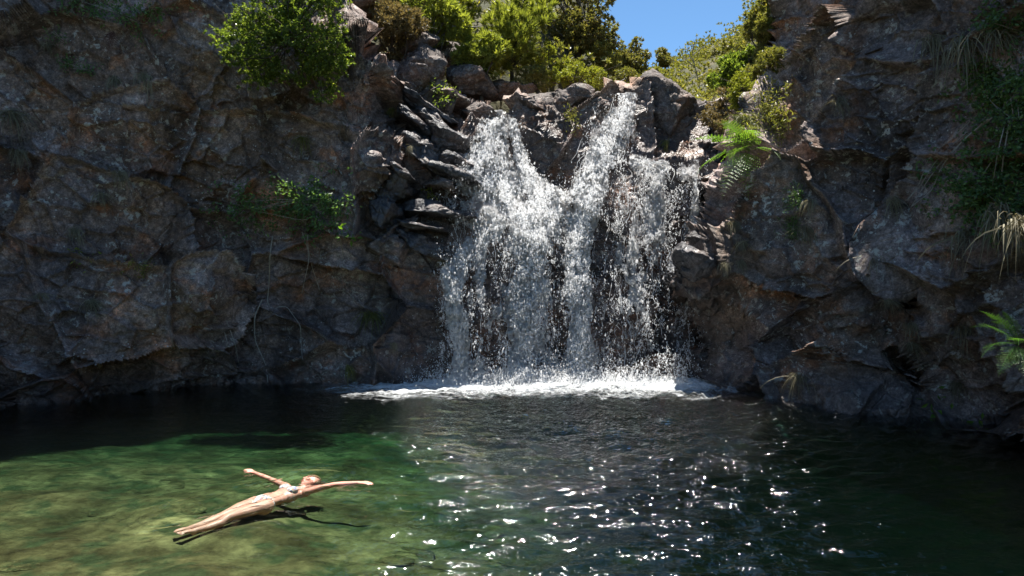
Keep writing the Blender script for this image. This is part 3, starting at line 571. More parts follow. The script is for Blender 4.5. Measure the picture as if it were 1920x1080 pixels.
def gnd(x, y): return (x, y, float(hill_z(np.array([x]), np.array([y]))[0])-.1)
# big laurel bush leaning out of the left cliff
hb = hit(520, 20)
plant('laurel_bush', 'bush', 'big glossy green bush leaning out of the top of the left cliff', tuple(hb), [crown_px(575, 50, 200, 200, 12.7, .9), crown_px(470, 105, 165, 130, 12.8, .6), crown_px(600, 120, 130, 130, 13.0, .6), crown_px(600, -60, 220, 160, 13.1, .9), crown_px(500, 30, 140, 120, 12.9, .6)], 34000, .066, .028, L_laurel, 1, up=-.1, nsub=14, trunk=.05, clumps=3000, shell=.3)
T = lambda px, d: gnd((px-960)/F*d, d)
plant('heath_tree', 'tree', 'dry brown heath tree with twisted bare branches beside the big bush', T(745, 18.6), [crown_px(720, 20, 110, 130, 18.3, 1), crown_px(780, -10, 110, 120, 18.8, 1)], 17000, .18, .018, L_heathdry, 2, up=.1, nsub=9, trunk=.11, bark=M_grey, clumps=700)
plant('heath_tree', 'tree', 'feathery bright green heath tree with a yellow patch above the left cascade', T(960, 19.6), [crown_px(955, 75, 130, 120, 19.4, 1), crown_px(915, 110, 80, 70, 19.2, .7), crown_px(990, 30, 90, 90, 19.8, .8)], 30000, .22, .02, L_heath, 3, up=1.0, spread=.45, nsub=11, clumps=650)
plant('heath_tree', 'tree', 'pale olive heath tree at the top edge between dry heath and bright heath', T(870, 20.5), [crown_px(850, 40, 100, 110, 20.2, 1), crown_px(880, -20, 140, 110, 20.6, 1), crown_px(820, 70, 60, 60, 19.8, .7)], 24000, .21, .02, L_yellow, 4, up=.8, spread=.55, nsub=9, bark=M_grey, clumps=600)
plant('laurel_tree', 'tree', 'tall round brownish green tree on the left of the sky gap', T(1085, 23), [crown_px(1090, 45, 130, 140, 23, 1.4), crown_px(1060, -20, 130, 110, 23.3, 1.3), crown_px(1125, 75, 70, 80, 22.7, .8)], 36000, .1, .042, L_dark, 5, nsub=14, trunk=.12, clumps=1500, shell=.4)
plant('laurel_tree', 'tree', 'small dark tree stepping down from the tall round tree towards the sky gap', T(1188, 28), [crown_px(1185, 106, 64, 56, 28, .8), crown_px(1165, 125, 60, 50, 27.5, .8)], 13000, .11, .05, L_dark, 6, nsub=9, clumps=650)
plant('shrub', 'shrub', 'yellow green sunlit shrub behind the boulders between the two lips', T(1095, 19.5), [crown_px(1100, 140, 90, 50, 19.6, .6), crown_px(1050, 150, 60, 46, 19.4, .5)], 8000, .07, .025, L_yellow, 7, nsub=9, clumps=600)
plant('shrub', 'shrub', 'dark tangled shrub below the bright heath, left of the yellow shrub', T(1010, 19.2), [crown_px(1000, 150, 90, 56, 19.2, .6)], 6000, .08, .02, L_scrub, 8, nsub=9, clumps=450)
plant('shrub', 'shrub', 'olive shrub standing straight above the main lip of the fall', T(1175, 21), [crown_px(1170, 155, 100, 46, 21, .7)], 6500, .075, .026, L_scrub, 9, nsub=10, clumps=500)
plant('heath_tree', 'tree', 'golden green heath tree on the shoulder of the right cliff', (5.9, 15.6, 5.9), [crown_px(1450, 40, 90, 110, 15.6, .6), crown_px(1480, -30, 110, 110, 15.6, .7), crown_px(1425, 45, 50, 60, 15.8, .4), crown_px(1440, 110, 60, 60, 15.6, .4)], 24000, .1, .024, L_scrub, 10, nsub=11, clumps=1000, up=.4)
plant('laurel_bush', 'bush', 'glossy leafed dark bush below the golden heath right of the sky gap', (5.2, 16.8, 5.5), [crown_px(1375, 140, 84, 80, 16.8, .6), crown_px(1400, 110, 50, 50, 16.6, .4)], 9000, .085, .034, L_laurel, 11, nsub=10, clumps=750)
plant('shrub', 'shrub', 'straggly half dry shrub between the lip boulder and the right cliff', (4.9, 16.4, 4.9), [crown_px(1345, 205, 84, 70, 16.4, .5), crown_px(1370, 240, 60, 60, 16.0, .4)], 6500, .07, .02, L_heathdry, 12, nsub=10, clumps=500, bark=M_grey)
for k, (px, py, w_, h_, d, lab, mt) in enumerate([(1250, 108, 40, 44, 40, 'lone dark bush sticking up left on the far skyline', L_dark), (1300, 122, 60, 40, 38, 'rounded olive bush in the middle of the far skyline', L_scrub), (1340, 112, 56, 44, 36, 'reddish green bush on the far skyline under the sky gap', L_dark), (1378, 100, 60, 56, 32, 'dark green bush rising at the right end of the far skyline', L_scrub), (1225, 140, 60, 40, 34, 'low bush at the foot of the dark stepping tree', L_scrub)]):
    plant('bush', 'bush', lab, T(px, d), [crown_px(px, py, w_, h_, d, .9)], 4200, .13, .06, mt, 20+k, nsub=9, clumps=420, group='bushes on the far skyline')
for k, (px, py, w_, h_, d, lab, mt, ln_) in enumerate([(815, 50, 130, 110, 17.8, 'feathery yellow green heath bush behind the tall reddish block', L_heath, .15), (735, 55, 110, 100, 16.9, 'dry straggly bush between the big glossy bush and the boulders', L_heathdry, .12), (900, 105, 100, 70, 18.2, 'low bright heath cushion on the broad grey boulder', L_heath, .13), (1035, 120, 90, 70, 20.2, 'leafy yellow bush at the foot of the tall round tree', L_yellow, .09), (1135, 110, 80, 70, 22.5, 'olive bush at the right foot of the tall round tree', L_scrub, .1), (1398, 175, 64, 84, 14.45, 'sunlit leafy bush hugging the edge of the right cliff', L_yellow, .07), (1442, 122, 76, 60, 14.4, 'olive bush at the corner of the right cliff under the golden heath', L_scrub, .07)]):
    plant('shrub', 'shrub', lab, T(px, d) if px < 1300 else tuple(pv(px, py+40, d+.2)), [crown_px(px, py, w_, h_, d, .7)], 8500, ln_, ln_*.26, mt, 60+k, nsub=11, clumps=520, up=.5, group='shrubs on the rim of the fall')
# bare saplings against the sky
def tubes_thing(name, cat, label, paths, r0, r1, mat, group=None, part=None):
    o = mesh_obj(name, *join([tube(smooth_path(p, 12), r0, r1, 5) for p in paths]), mat); return tag(o, label, cat, group)
b0 = np.array(pv(1313, 172, 26)); tubes_thing('bare_sapling', 'dead sapling', 'thin leafless sapling with forked twigs against the blue sky', [[b0, pv(1305, 130, 26), pv(1296, 95, 26), pv(1307, 68, 26)], [pv(1303, 120, 26), pv(1288, 98, 26), pv(1291, 82, 26)], [pv(1299, 103, 26), pv(1312, 92, 26), pv(1324, 84, 26)], [pv(1302, 125, 26), pv(1280, 106, 26), pv(1274, 86, 26)], [pv(1298, 95, 26), pv(1302, 84, 26), pv(1301, 74, 26)]], .02, .006, M_grey)
tubes_thing('dead_branch', 'branch', 'bleached crooked dead branch lying on shrubs above the main lip', [[pv(1128, 146, 19.3), pv(1142, 152, 19.3), pv(1155, 158, 19.2), pv(1172, 148, 19.3)], [pv(1148, 156, 19.2), pv(1160, 164, 19.1), pv(1175, 162, 19.2)]], .035, .015, M_grey)
tubes_thing('dead_branch', 'branch', 'long grey twisted branch reaching right across the heath at the top', [[pv(790, 40, 18.0), pv(815, 36, 17.9), pv(840, 22, 17.9), pv(862, 4, 18.0)], [pv(815, 36, 17.9), pv(835, 46, 17.8), pv(858, 52, 17.8), pv(900, 50, 17.9)], [pv(838, 24, 17.9), pv(850, 34, 17.8), pv(880, 36, 17.9)]], .05, .015, M_grey)
# scrub covering the hill: nobody could count it
def scrub():
    g = np.random.default_rng(31); n = 900; y = g.uniform(19.5, 47, n); x = (g.uniform(560, 1640, n)-960)/F*y; z = hill_z(x, y)
    s = g.uniform(.45, 1.0, n); bl = [(x[k], y[k], z[k]+.25*s[k], s[k], s[k], s[k]*.75) for k in range(n)]
    cp, cu = blob_points(bl, 9000, g, .6); v, f = leaves(cp, cu, 100000, .15, .06, g, .5, .8)
    tag(mesh_obj('hillside_scrub', v, f, L_scrub, smooth=False, attr={'tint': np.repeat(np.clip(g.normal(.45, .27, 100000), 0, 1), 4)}), 'olive green scrub covering the slope above the waterfall', 'scrub', kind='stuff')
scrub()

# ------------------------------------------------------------------ grass tufts, ferns, trailing plants, vines
def tuft_mesh(n, L, g, wd=.0042, fan=.5):
    V, Fc, T_ = [], [], []; k = 0; lean = g.normal(0, .25)
    for i in range(n):
        l = L*g.uniform(.3, 1.2); sx = g.normal(lean, fan); out = np.array([sx, -g.uniform(.05, .7), 0]); upv = g.uniform(-.2, .55); b0 = np.array([g.normal(0, .05), g.normal(0, .02), g.normal(0, .035)])
        t = np.linspace(0, 1, 6)[:, None]; hang = g.uniform(.55, 1.25); p = b0+out*l*(t-.3*t*t)+np.array([0, 0, 1])*(upv*l*t-hang*l*t**1.7*(1+max(upv, 0)))
        w_ = wd*np.array([.8, 1, 1, .85, .55, .08])[:, None]*g.uniform(.6, 1.4); sd = np.cross(out+np.array([0, 0, -.6]), g.normal(size=3)); sd /= np.linalg.norm(sd)+1e-9
        V += [p-sd*w_, p+sd*w_]; j = np.arange(5)[:, None]+k; Fc.append(np.concatenate([j, j+6, j+7, j+1], 1)); k += 12; T_.append(np.full(12, np.clip(g.normal(.45, .28), 0, 1)))
    return np.concatenate(V), np.concatenate(Fc), np.concatenate(T_)
g = np.random.default_rng(77); TUFT = [[], []]
for mt_i, mt in enumerate((L_grass, L_ggrass)):
    for k in range(7):
        v, f, t = tuft_mesh(90, .40, g, fan=.3+.07*k); TUFT[mt_i].append(mesh_obj('grass_tuft', v, f, mt, smooth=False, attr={'tint': t}, link=False).data)
def tuft(px, py, s, label, green=0, group='grass tufts hanging on the cliffs'):
    h = hit(px, py); o = bpy.data.objects.new('grass_tuft', TUFT[green][int(px+py) % 7]); COL.objects.link(o); o.location = Vector(h)+(Vector((0, 0, CH))-Vector(h)).normalized()*.10; o.rotation_euler = (0, 0, R((px*7) % 50-25+(35 if px < 700 else -25))); o.scale = (s*1.0, s*1.0, s*.9)
    return tag(o, label, 'grass', group)
for a in [(85, 78, .9, 'pale dry grass tuft high on the left cliff beside the leafy sprig'), (22, 215, 1.5, 'long dry tuft drooping at the left photo edge'), (38, 280, 1.0, 'short dry tuft just below the long tuft at the left edge'), (142, 425, .9, 'dry fan shaped tuft on the left cliff above the bright sprig'), (80, 548, .7, 'small grey tuft low on the left cliff, left of the white rock spot'), (165, 562, .9, 'narrow dry tuft hanging under the white rock spot'), (222, 320, 1.0, 'faint brown tuft below the reddish rock face of the left cliff'), (268, 145, 1.1, 'grey tuft under the leaning slab high on the left cliff'), (208, 150, 1.0, 'dry tuft below the withered red fern'), (190, 365, 1.0, 'thin tuft in the vertical crack of the left cliff'),
 (570, 255, 1.0, 'pale green tuft in the open below the big bush', 1), (693, 592, 1.35, 'bright yellow green tuft hanging left of the fall', 1), (648, 690, 1.0, 'dim tuft just over the waterline left of the fall', 1), (742, 640, .6, 'small brown tuft between the bright tuft and the fall'), (822, 322, .6, 'orange green tuft on the wet slab edge', 1), (826, 492, .7, 'withered orange tuft at the left edge of the fall'), (768, 278, .6, 'small orange tuft at the slab crack'), (735, 205, .7, 'yellow tuft on the shoulder of the left cliff', 1), (735, 345, 1.0, 'green tuft trailing under the left cliff shoulder', 1),
 (1385, 215, 1.6, 'sunlit yellow grass clump above the bright fern', 1), (1250, 262, 1.0, 'dark green tuft on the wet rock under the lip boulder', 1), (1375, 420, .9, 'grey tuft on the right cliff below the bright fern'), (1388, 455, .8, 'grey tuft just under its twin near the lit rock edge'), (1360, 495, .7, 'left tuft of the pair above the overhang'), (1384, 495, .7, 'right tuft of the pair above the overhang'), (1505, 430, 1.0, 'grey tuft right of the mossy streak'), (1515, 375, .9, 'grey tuft at the top of the mossy streak'), (1670, 375, 1.0, 'tuft where the bent vine bundle meets the rock'), (1645, 480, .9, 'tuft hanging in the smooth middle of the right cliff'), (1660, 565, .6, 'small tuft under the lone green sprig'), (1708, 605, .8, 'upper tuft in the black vertical cleft'), (1708, 650, .8, 'lower tuft in the black vertical cleft'), (1800, 615, 1.0, 'dry tuft beside the pale lichen patch'), (1868, 595, .8, 'dry tuft just left of the lower fern'), (1795, 722, .8, 'straw tuft between the leafy sprigs low on the right'), (1495, 700, 1.0, 'tuft at the waterline of the right cliff bulge'), (1805, 440, 1.7, 'large grass skirt under the bramble curtain'), (1872, 390, 1.9, 'widest grass skirt at the right photo edge'), (1905, 410, 1.6, 'long grass skirt cut by the right photo edge'), (1745, 75, 1.5, 'left of the three tufts at the top of the right cliff'), (1800, 70, 1.7, 'middle of the three tufts at the top of the right cliff'), (1862, 62, 1.6, 'right of the three tufts at the top of the right cliff'), (1575, 185, .9, 'faint tuft in the lichen field of the right cliff')]:
    tuft(*a)
def frond(L, n, g, arch=.5, wid=.20):
    """one fern frond along +X: a rib and pairs of toothed leaflets"""
    V, Fc = [], []; k = 0; t = np.linspace(0, 1, 14); rib = np.stack([L*t*(1-.12*t), 0*t, L*(arch*t-arch*1.5*t*t)], -1)
    v, f = tube(rib, .004, .0015, 4); V.append(v); Fc.append(f); k += len(v)
    for i in range(n):
        u = .12+.86*i/n; c = np.array([np.interp(u, t, rib[:, j]) for j in range(3)]); ll = L*wid*math.sin(math.pi*min(1, (u+.12)**.75*.93))*g.uniform(.85, 1.1)+.01
        for sg in (-1, 1):
            dr = np.array([.38, sg, -.18+g.normal(0, .08)]); dr /= np.linalg.norm(dr); m = 6; s = np.linspace(0, 1, m+1)
            for j in range(m):     # pinnules: little diamonds left and right of the leaflet rib
                q = c+dr*ll*(s[j]+.06); pl = ll*.12*(1-s[j]*.75)+.002
                for s2 in (-1, 1):
                    d2 = np.array([s2, 0, 0])*1.0+dr*.5; d2 /= np.linalg.norm(d2); e = q+d2*pl; w_ = dr*ll/m*.33
                    V.append(np.array([q-w_, q+w_*.6, e+w_*.5, e-w_*.2])); Fc.append(np.array([[0, 1, 2, 3]])+k); k += 4
    return np.concatenate(V), np.concatenate(Fc)
def fern(px, py, L, label, dirs, seed, d=None, mat=L_fern, n=17):
    g = np.random.default_rng(seed); h = pv(px, py, d) if d else Vector(hit(px, py)); h = h+(Vector((0, 0, CH))-h)*(.045 if mat is L_fern else .04 if mat is not L_red else .02); root = tag(empty('fern', h), label, 'fern', 'ferns on the cliffs')
    for (yaw, pitch, s) in dirs:
        v, f = frond(L*s, n, g, arch=.35); o = mesh_obj('frond', v, f, mat, root, smooth=False, attr={'tint': np.clip(g.normal(.5, .2, len(v)), 0, 1)}); o.rotation_euler = Euler((R(g.uniform(-25, 25)), R(-pitch), R(yaw)))
    return root
fern(1402, 278, 1.3, 'bright sunlit fern arching over the right end of the waterfall', [(186, 18, 1.05), (193, -14, 1.1), (212, 38, .85), (232, -12, 1.0), (216, -42, 1.1), (255, 20, .85), (290, -10, .8), (178, 50, .75), (245, -60, .9)], 5, n=15)
fern(1905, 650, .75, 'green fern at the right photo edge just above the water', [(190, 30, 1), (200, 0, 1.0), (215, -25, .9), (170, 55, .9), (235, 15, .8), (250, -40, .8), (180, 75, .7)], 6, mat=leaf_mat('shade fern frond', (.06, .15, .03), (.11, .24, .05), (.15, .3, .07), .4))
fern(215, 62, .55, 'withered rust red fern hanging high on the left cliff', [(250, -50, 1), (270, -60, 1), (285, -55, 1.1), (300, -45, .9), (230, -50, .9), (260, -70, 1)], 7, mat=L_red, n=14)
def drape(name, cat, label, pts, n, ln, wd, mat, seed, spread=26, stems=3, group=None, out=.12):
    """a trailing plant: leaves scattered over the rock round the given photo points, with woody stems"""
    g = np.random.default_rng(seed); pts = np.array(pts, float); m = max(12, n//7); i = g.integers(0, len(pts), m); c = pts[i]+g.normal(0, spread, (m, 2))*np.array([1, .8])
    C = np.array([hit(a, b) for a, b in c]); C[:, 1] -= np.abs(g.normal(out, out*.7, m)); base = hit(*pts[0]); root = tag(empty(name, base), label, cat, group)
    v, f = leaves(C-base, np.tile([0, -.8, -.2], (m, 1)), n, ln, wd, g, -.15, .7); v = v+np.repeat(g.normal(0, ln*.6, (n, 3)), 4, 0)
    mesh_obj('foliage', v, f, mat, root, smooth=False, attr={'tint': np.repeat(np.clip(g.normal(.45, .25, n), 0, 1), 4)})
    tb = []
    for k in range(stems):
        idx = g.permutation(len(pts))[:3]; q = np.array([hit(*pts[j]) for j in sorted(idx)])-base; q[:, 1] -= .08; tb.append(tube(smooth_path(q+g.normal(0, .03, q.shape), 9), .008, .003, 4))
    mesh_obj('stem', *join(tb), M_vine, root); return root
drape('trailing_shrub', 'plant', 'leafy sprays hanging from the top left of the photo', [(190, 15), (235, 25), (275, 50), (290, 25), (160, 5)], 900, .075, .03, L_bramble, 41, 22)
drape('trailing_shrub', 'plant', 'small grey green sprig on the left cliff left of the withered fern', [(150, 125), (175, 135), (130, 118)], 260, .06, .026, L_bramble, 42, 11)
drape('trailing_shrub', 'plant', 'tiny leafy sprig at the top left above the pale tuft', [(110, 65), (125, 75)], 90, .055, .024, L_bramble, 43, 8)
drape('trailing_shrub', 'plant', 'dark leafy plant with trailing roots in the middle of the left cliff', [(585, 385), (620, 375), (550, 400), (600, 415), (560, 370), (480, 400), (450, 380)], 2200, .085, .04, L_bramble, 44, 26, 4, out=.2)
drape('leafy_sprig', 'plant', 'sunlit row of round leaves poking out right of the dark leafy plant', [(640, 440), (655, 444), (668, 448), (678, 443)], 14, .12, .06, L_fern, 45, 3, 1, out=.35)
drape('leafy_sprig', 'plant', 'bright tiny sprig beside the white rock spot on the left cliff', [(158, 470), (168, 488)], 26, .09, .035, L_yellow, 46, 6, 1)
drape('leafy_sprig', 'plant', 'dull olive rosette on the blue grey part of the left cliff', [(268, 498), (275, 505)], 90, .09, .025, L_scrub, 47, 9, 1)
drape('bramble', 'plant', 'upper part of the bramble curtain at the right photo edge', [(1850, 150), (1890, 190), (1840, 210), (1900, 240), (1830, 175)], 3000, .066, .04, L_bramble, 48, 32, 4, out=.16)
drape('bramble', 'plant', 'lower part of the bramble curtain above the large grass skirt', [(1850, 300), (1800, 370), (1830, 400), (1890, 330), (1870, 380), (1780, 340)], 3400, .066, .04, L_bramble, 49, 32, 4, out=.16)
drape('bramble', 'plant', 'small bramble among the tufts at the top right', [(1830, 45), (1850, 40), (1900, 60)], 500, .06, .036, L_bramble, 50, 18, 2)
drape('leafy_sprig', 'plant', 'pale bright sprig at the upper end of the bent vine bundle', [(1815, 205), (1822, 215), (1826, 222)], 9, .11, .045, L_yellow, 51, 5, 1, out=.3)
drape('moss_streak', 'plant', 'soft green plant streak in the lichen of the right cliff', [(1485, 360), (1480, 380), (1478, 420), (1480, 440)], 1400, .05, .012, L_bramble, 52, 9, 1, out=.05)
drape('leafy_sprig', 'plant', 'lone green sprig on the smooth middle of the right cliff', [(1662, 535), (1668, 538)], 16, .09, .04, L_fern, 53, 5, 1)
drape('leafy_sprig', 'plant', 'upper leafy sprig over the water on the lower right cliff', [(1742, 738), (1750, 752)], 10, .15, .06, L_fern, 54, 5, 1, out=.18)
drape('leafy_sprig', 'plant', 'lowest leafy sprig over the water on the right cliff', [(1795, 784), (1808, 788)], 10, .15, .06, L_fern, 55, 5, 1, out=.18)
drape('trailing_shrub', 'plant', 'dry leafy plant draped over the sunlit edge of the right cliff above the fern', [(1425, 190), (1440, 165), (1415, 225), (1450, 225), (1435, 205)], 1500, .075, .028, L_scrub, 59, 15, 3, out=.14)
drape('trailing_shrub', 'plant', 'grassy green plant behind the bright fern on the right cliff edge', [(1405, 255), (1425, 265), (1415, 285), (1440, 255)], 900, .11, .014, L_heath, 61, 12, 2, out=.14)
drape('moss_clump', 'plant', 'leafy green clump on the rock steps left of the cascade', [(830, 170), (842, 178), (825, 182)], 160, .12, .035, L_laurel, 56, 7, 1)
drape('leafy_sprig', 'plant', 'leafy sprig on the wet ledge left of the cascade', [(806, 365), (810, 372)], 60, .09, .03, L_yellow, 57, 6, 1)
drape('leafy_sprig', 'plant', 'drooping weeds on the rock between the two streams', [(1072, 215), (1070, 235), (1078, 222)], 120, .1, .02, L_scrub, 58, 7, 1)
def vine(label, pts, r=.008, off=.09, group='vines and roots on the cliffs'):
    q = np.array([hit(*p) for p in pts]); q[:, 1] = np.minimum(q[:, 1], np.median(q[:, 1])+.15)-off; o = mesh_obj('vine', *tube(smooth_path(q+rng.normal(0, .012, q.shape), 26), r*1.35, r*.7, 5), M_vine); tag(o, label, 'vine', group)
vine('long root hanging from the dark leafy plant straight down to a fork', [(515, 440), (508, 480), (503, 530), (506, 565)], .011)
vine('bent root running from the fork down to the pool', [(505, 560), (482, 598), (482, 640), (496, 680), (503, 718)], .010)
vine('short root branching right below the fork', [(508, 560), (516, 580), (528, 596)], .006)
vine('curved root slanting right below the dark leafy plant', [(568, 440), (580, 475), (592, 505), (604, 550)], .008)
vine('thin straight root beside the slanting curved root', [(578, 440), (577, 490), (578, 545)], .007)
vine('loop shaped root right of the forked root', [(530, 570), (556, 575), (566, 610), (566, 645), (574, 676)], .007)
vine('left of two roots in the dark recess of the left cliff', [(424, 610), (432, 640), (438, 660)], .007)
vine('right of two roots in the dark recess of the left cliff', [(433, 605), (447, 640), (462, 672)], .007)
vine('thin root under the sunlit leaf row', [(638, 450), (648, 480), (646, 510), (632, 528)], .006)
for k, lab in enumerate(['lowest strand of the slanting vine bundle on the right cliff', 'second strand of the slanting vine bundle on the right cliff', 'third strand of the slanting vine bundle on the right cliff', 'top strand of the slanting vine bundle on the right cliff']):
    vine(lab, [(1846-3*k, 226-5*k), (1800-7*k, 268-6*k), (1752-8*k, 322-6*k), (1712-4*k, 366-4*k), (1660+4*k, 400-6*k)], .009-.001*k, .14)
vine('vine dropping from the end of the slanting bundle', [(1716, 372), (1716, 420), (1726, 455), (1752, 488)], .008)
vine('vine hanging down through the bramble curtain', [(1868, 232), (1862, 300), (1852, 350), (1842, 395)], .009, .2)
vine('long vine hanging down the right photo edge', [(1905, 5), (1912, 80), (1916, 170), (1914, 210)], .009, .2)
vine('thin vine left of the hanging bramble vine', [(1862, 240), (1856, 290), (1838, 360)], .006, .2)

# ------------------------------------------------------------------ the floating person
def skin_mat():
    m = NT('skin'); c = m.mix(m.ramp(m.noise(9, 4), [(.4, 0.), (.7, 1.)]), (.66, .30, .225), (.74, .38, .29)); m.set(Base_Color=c, Roughness=.42, Normal=m.bump(m.noise(30, 3), .15, .01))
    m.b.inputs['Subsurface Weight'].default_value = .12; m.b.inputs['Subsurface Radius'].default_value = (.02, .008, .004); return m.m
def bikini_mat():
    m = NT('patterned bikini cloth'); c = m.ramp(m.vor(55, out=1), [(.0, (.7, .68, .66)), (.45, (.75, .72, .68)), (.6, (.12, .2, .4)), (.8, (.6, .25, .2)), (1., (.75, .6, .25))]); return m.set(Base_Color=c, Roughness=.7).m
def hair_mat():
    m = NT('wet hair'); c = m.ramp(m.noise(40, 4, .6, co=m.scaled((3, .6, 3))), [(.3, (.07, .04, .02)), (.7, (.26, .16, .08))]); return m.set(Base_Color=c, Roughness=.35, Normal=m.bump(m.noise(60, 3, co=m.scaled((3, .5, 3))), .6, .01)).m
_ico = bmesh.new(); bmesh.ops.create_icosphere(_ico, subdivisions=3, radius=1); ICO3_V = np.array([v.co[:] for v in _ico.verts]); ICO3_F = np.array([[v.index for v in f.verts] for f in _ico.faces]); _ico.free()
def ell(c, r, rot=None):
    v = ICO3_V*np.array(r); v = v@np.array(rot).T if rot is not None else v; return v+np.array(c), ICO3_F
def caps(p0, p1, r0, r1, flat=1.0, n=12):
    """tapered capsule as triangles; flat squashes it along Z"""
    p0, p1 = np.array(p0, float), np.array(p1, float); t = p1-p0; L = np.linalg.norm(t); t /= L; a = np.cross(t, [0, 0, 1.]); a = a/np.linalg.norm(a) if np.linalg.norm(a) > 1e-3 else np.array([1., 0, 0]); b = np.cross(a, t)
    rings = [(p0-t*r0*math.sin(q), r0*math.cos(q)) for q in (1.45, 1.0, .5)]+[(p0+t*L*u, r0+(r1-r0)*u) for u in (0, .33, .67, 1)]+[(p1+t*r1*math.sin(q), r1*math.cos(q)) for q in (.5, 1.0, 1.45)]
    th = np.arange(n)/n*2*np.pi; v = np.array([c+r*(np.outer(np.cos(th), a)+np.outer(np.sin(th), b)*flat) for c, r in rings]); m = len(rings); i = np.arange(m*n).reshape(m, n); j = np.roll(i, -1, 1)
    q = np.stack([i[:-1], j[:-1], j[1:], i[1:]], -1).reshape(-1, 4); f = [q[:, :3], q[:, [0, 2, 3]]]
    v = np.concatenate([v.reshape(-1, 3), [rings[0][0], rings[-1][0]]]); f.append(np.stack([np.full(n, m*n), j[0], i[0]], -1)); f.append(np.stack([np.full(n, m*n+1), i[-1], j[-1]], -1))
    return v, np.concatenate(f)
def chain(pts, rs, flat=1.0): return [caps(pts[k], pts[k+1], rs[k], rs[k+1], flat) for k in range(len(pts)-1)]
def person():
    S = []
    S += [ell((0, -.02, -.005), (.158, .125, .095)), ell((0, .06, .012), (.138, .15, .082)), ell((0, .17, .0), (.122, .14, .082)), ell((0, .32, .0), (.14, .17, .098)), ell((0, .435, -.008), (.165, .065, .07))]
    for s in (-1, 1):
        S += [ell((s*.066, .335, .07), (.058, .06, .045)), ell((s*.08, -.06, -.045), (.082, .1, .07)), caps((s*.03, .49, .0), (s*.15, .455, .0), .04, .045)]
        S += chain([(s*.082, -.03, -.005), (s*.072, -.25, .0), (s*.064, -.45, -.005+s*.012), (s*.064, -.49, -.005+s*.012), (s*.064, -.58, -.03), (s*.056, -.72, -.035), (s*.046, -.86, -.02)], [.084, .07, .05, .047, .05, .039, .028])
        # pointed feet with toes
        S += chain([(s*.046, -.86, -.022), (s*.044, -.93, -.005), (s*.044, -.985, .002)], [.031, .03, .022], .75); S += [caps((s*.045, -.85, -.045), (s*.045, -.87, -.05), .024, .022)]
        for k in range(5):
            x = s*(.02+.0125*k); l = (.038, .034, .03, .026, .02)[k]; S.append(caps((x, -.985, .004-.002*k), (x, -.985-l, .006-.004*k), .0105 if k == 0 else .0075, .009 if k == 0 else .006))
    S += chain([(0, .47, -.005), (0, .52, .0), (0, .585, .012)], [.062, .05, .05])
    # arms: shoulder, elbow, wrist; hand direction
    for s, sh, el, wr, hd, curl in ((1, (.165, .45, .03), (.43, .60, .135), (.68, .74, .17), (.95, .35, .05), .35), (-1, (-.165, .45, .03), (-.43, .43, .085), (-.65, .375, .15), (-.93, -.1, .28), .8)):
        e0 = np.array(el); S += chain([sh, tuple((np.array(sh)+e0)/2), el, tuple(e0*.6+np.array(wr)*.4), wr], [.047, .038, .031, .032, .022]); wr = np.array(wr); hd = np.array(hd)/np.linalg.norm(hd); up = np.array([0, 0, 1.]); sd = np.cross(hd, up); sd /= np.linalg.norm(sd); up = np.cross(sd, hd)
        for k in range(4):      # palm rays and fingers of unequal length
            o = sd*(-.027+.018*k); kn = wr+hd*(.088-.006*abs(k-1.4))+o; S.append(caps(wr+hd*.01+o*.6, kn, .015, .0125))
            l = (.068, .078, .072, .055)[k]; d1 = hd-up*curl*.25+sd*(-.12+.08*k); d1 /= np.linalg.norm(d1); m1 = kn+d1*l*.5; d2 = hd-up*curl*(.9+.15*k)+sd*(-.1+.06*k); d2 /= np.linalg.norm(d2); m2 = m1+d2*l*.3; d3 = hd-up*curl*1.6; d3 /= np.linalg.norm(d3)
            S += chain([kn, m1, m2, m2+d3*l*.27], [.0095, .0085, .008, .0065])
        tb = -1 if s > 0 else 1; t0 = wr+hd*.03+sd*.02*(-1); t1 = t0+(hd*.6-sd*.75-up*.1)*.045; t2 = t1+(hd*.9-sd*.3-up*.15)*.034; S += chain([t0, t1, t2], [.0145, .0105, .008])
    # head, nodded and rolled towards her right
    Rh = np.array(Matrix.Rotation(R(-30), 3, 'Y') @ Matrix.Rotation(R(18), 3, 'X') @ Matrix(((1, 0, 0), (0, 1, 0), (0, 0, 1)))); hc = np.array([-.008, .665, .055])
    W = lambda p: hc+Rh@np.array(p, float)
    he = lambda c, r: ell(W(c), r, Rh)
    hcap = lambda a, b, r0, r1: caps(W(a), W(b), r0, r1)
    S += [he((0, .03, -.018), (.074, .092, .093)), he((0, -.035, .022), (.057, .086, .066)), he((0, -.1, .05), (.023, .02, .022)), hcap((0, .012, .084), (0, -.036, .101), .008, .0115), he((0, -.04, .096), (.016, .010, .012)), hcap((-.02, -.0665, .084), (.02, -.0665, .084), .0065, .0065), hcap((-.017, -.078, .082), (.017, -.078, .082), .0075, .0075), hcap((-.038, .02, .070), (-.012, .022, .082), .010, .010), hcap((.038, .02, .070), (.012, .022, .082), .010, .010), caps(W((0, -.08, -.02)), (0, .555, .0), .048, .05)]
    for s in (-1, 1): S += [he((s*.036, -.032, .06), (.026, .028, .025)), he((s*.074, -.012, -.012), (.010, .031, .02))]
    v, f = join(S); tmp = mesh_obj('tmp', v, f, None)
    r = tmp.modifiers.new('r', 'REMESH'); r.mode = 'VOXEL'; r.voxel_size = .0068; sm = tmp.modifiers.new('s', 'SMOOTH'); sm.factor = .5; sm.iterations = 2
    dg = bpy.context.evaluated_depsgraph_get(); me = bpy.data.meshes.new_from_object(tmp.evaluated_get(dg)); bpy.data.objects.remove(tmp)
    me.name = 'body'; me.materials.clear(); me.materials.append(skin_mat()); me.polygons.foreach_set('use_smooth', np.ones(len(me.polygons), bool))
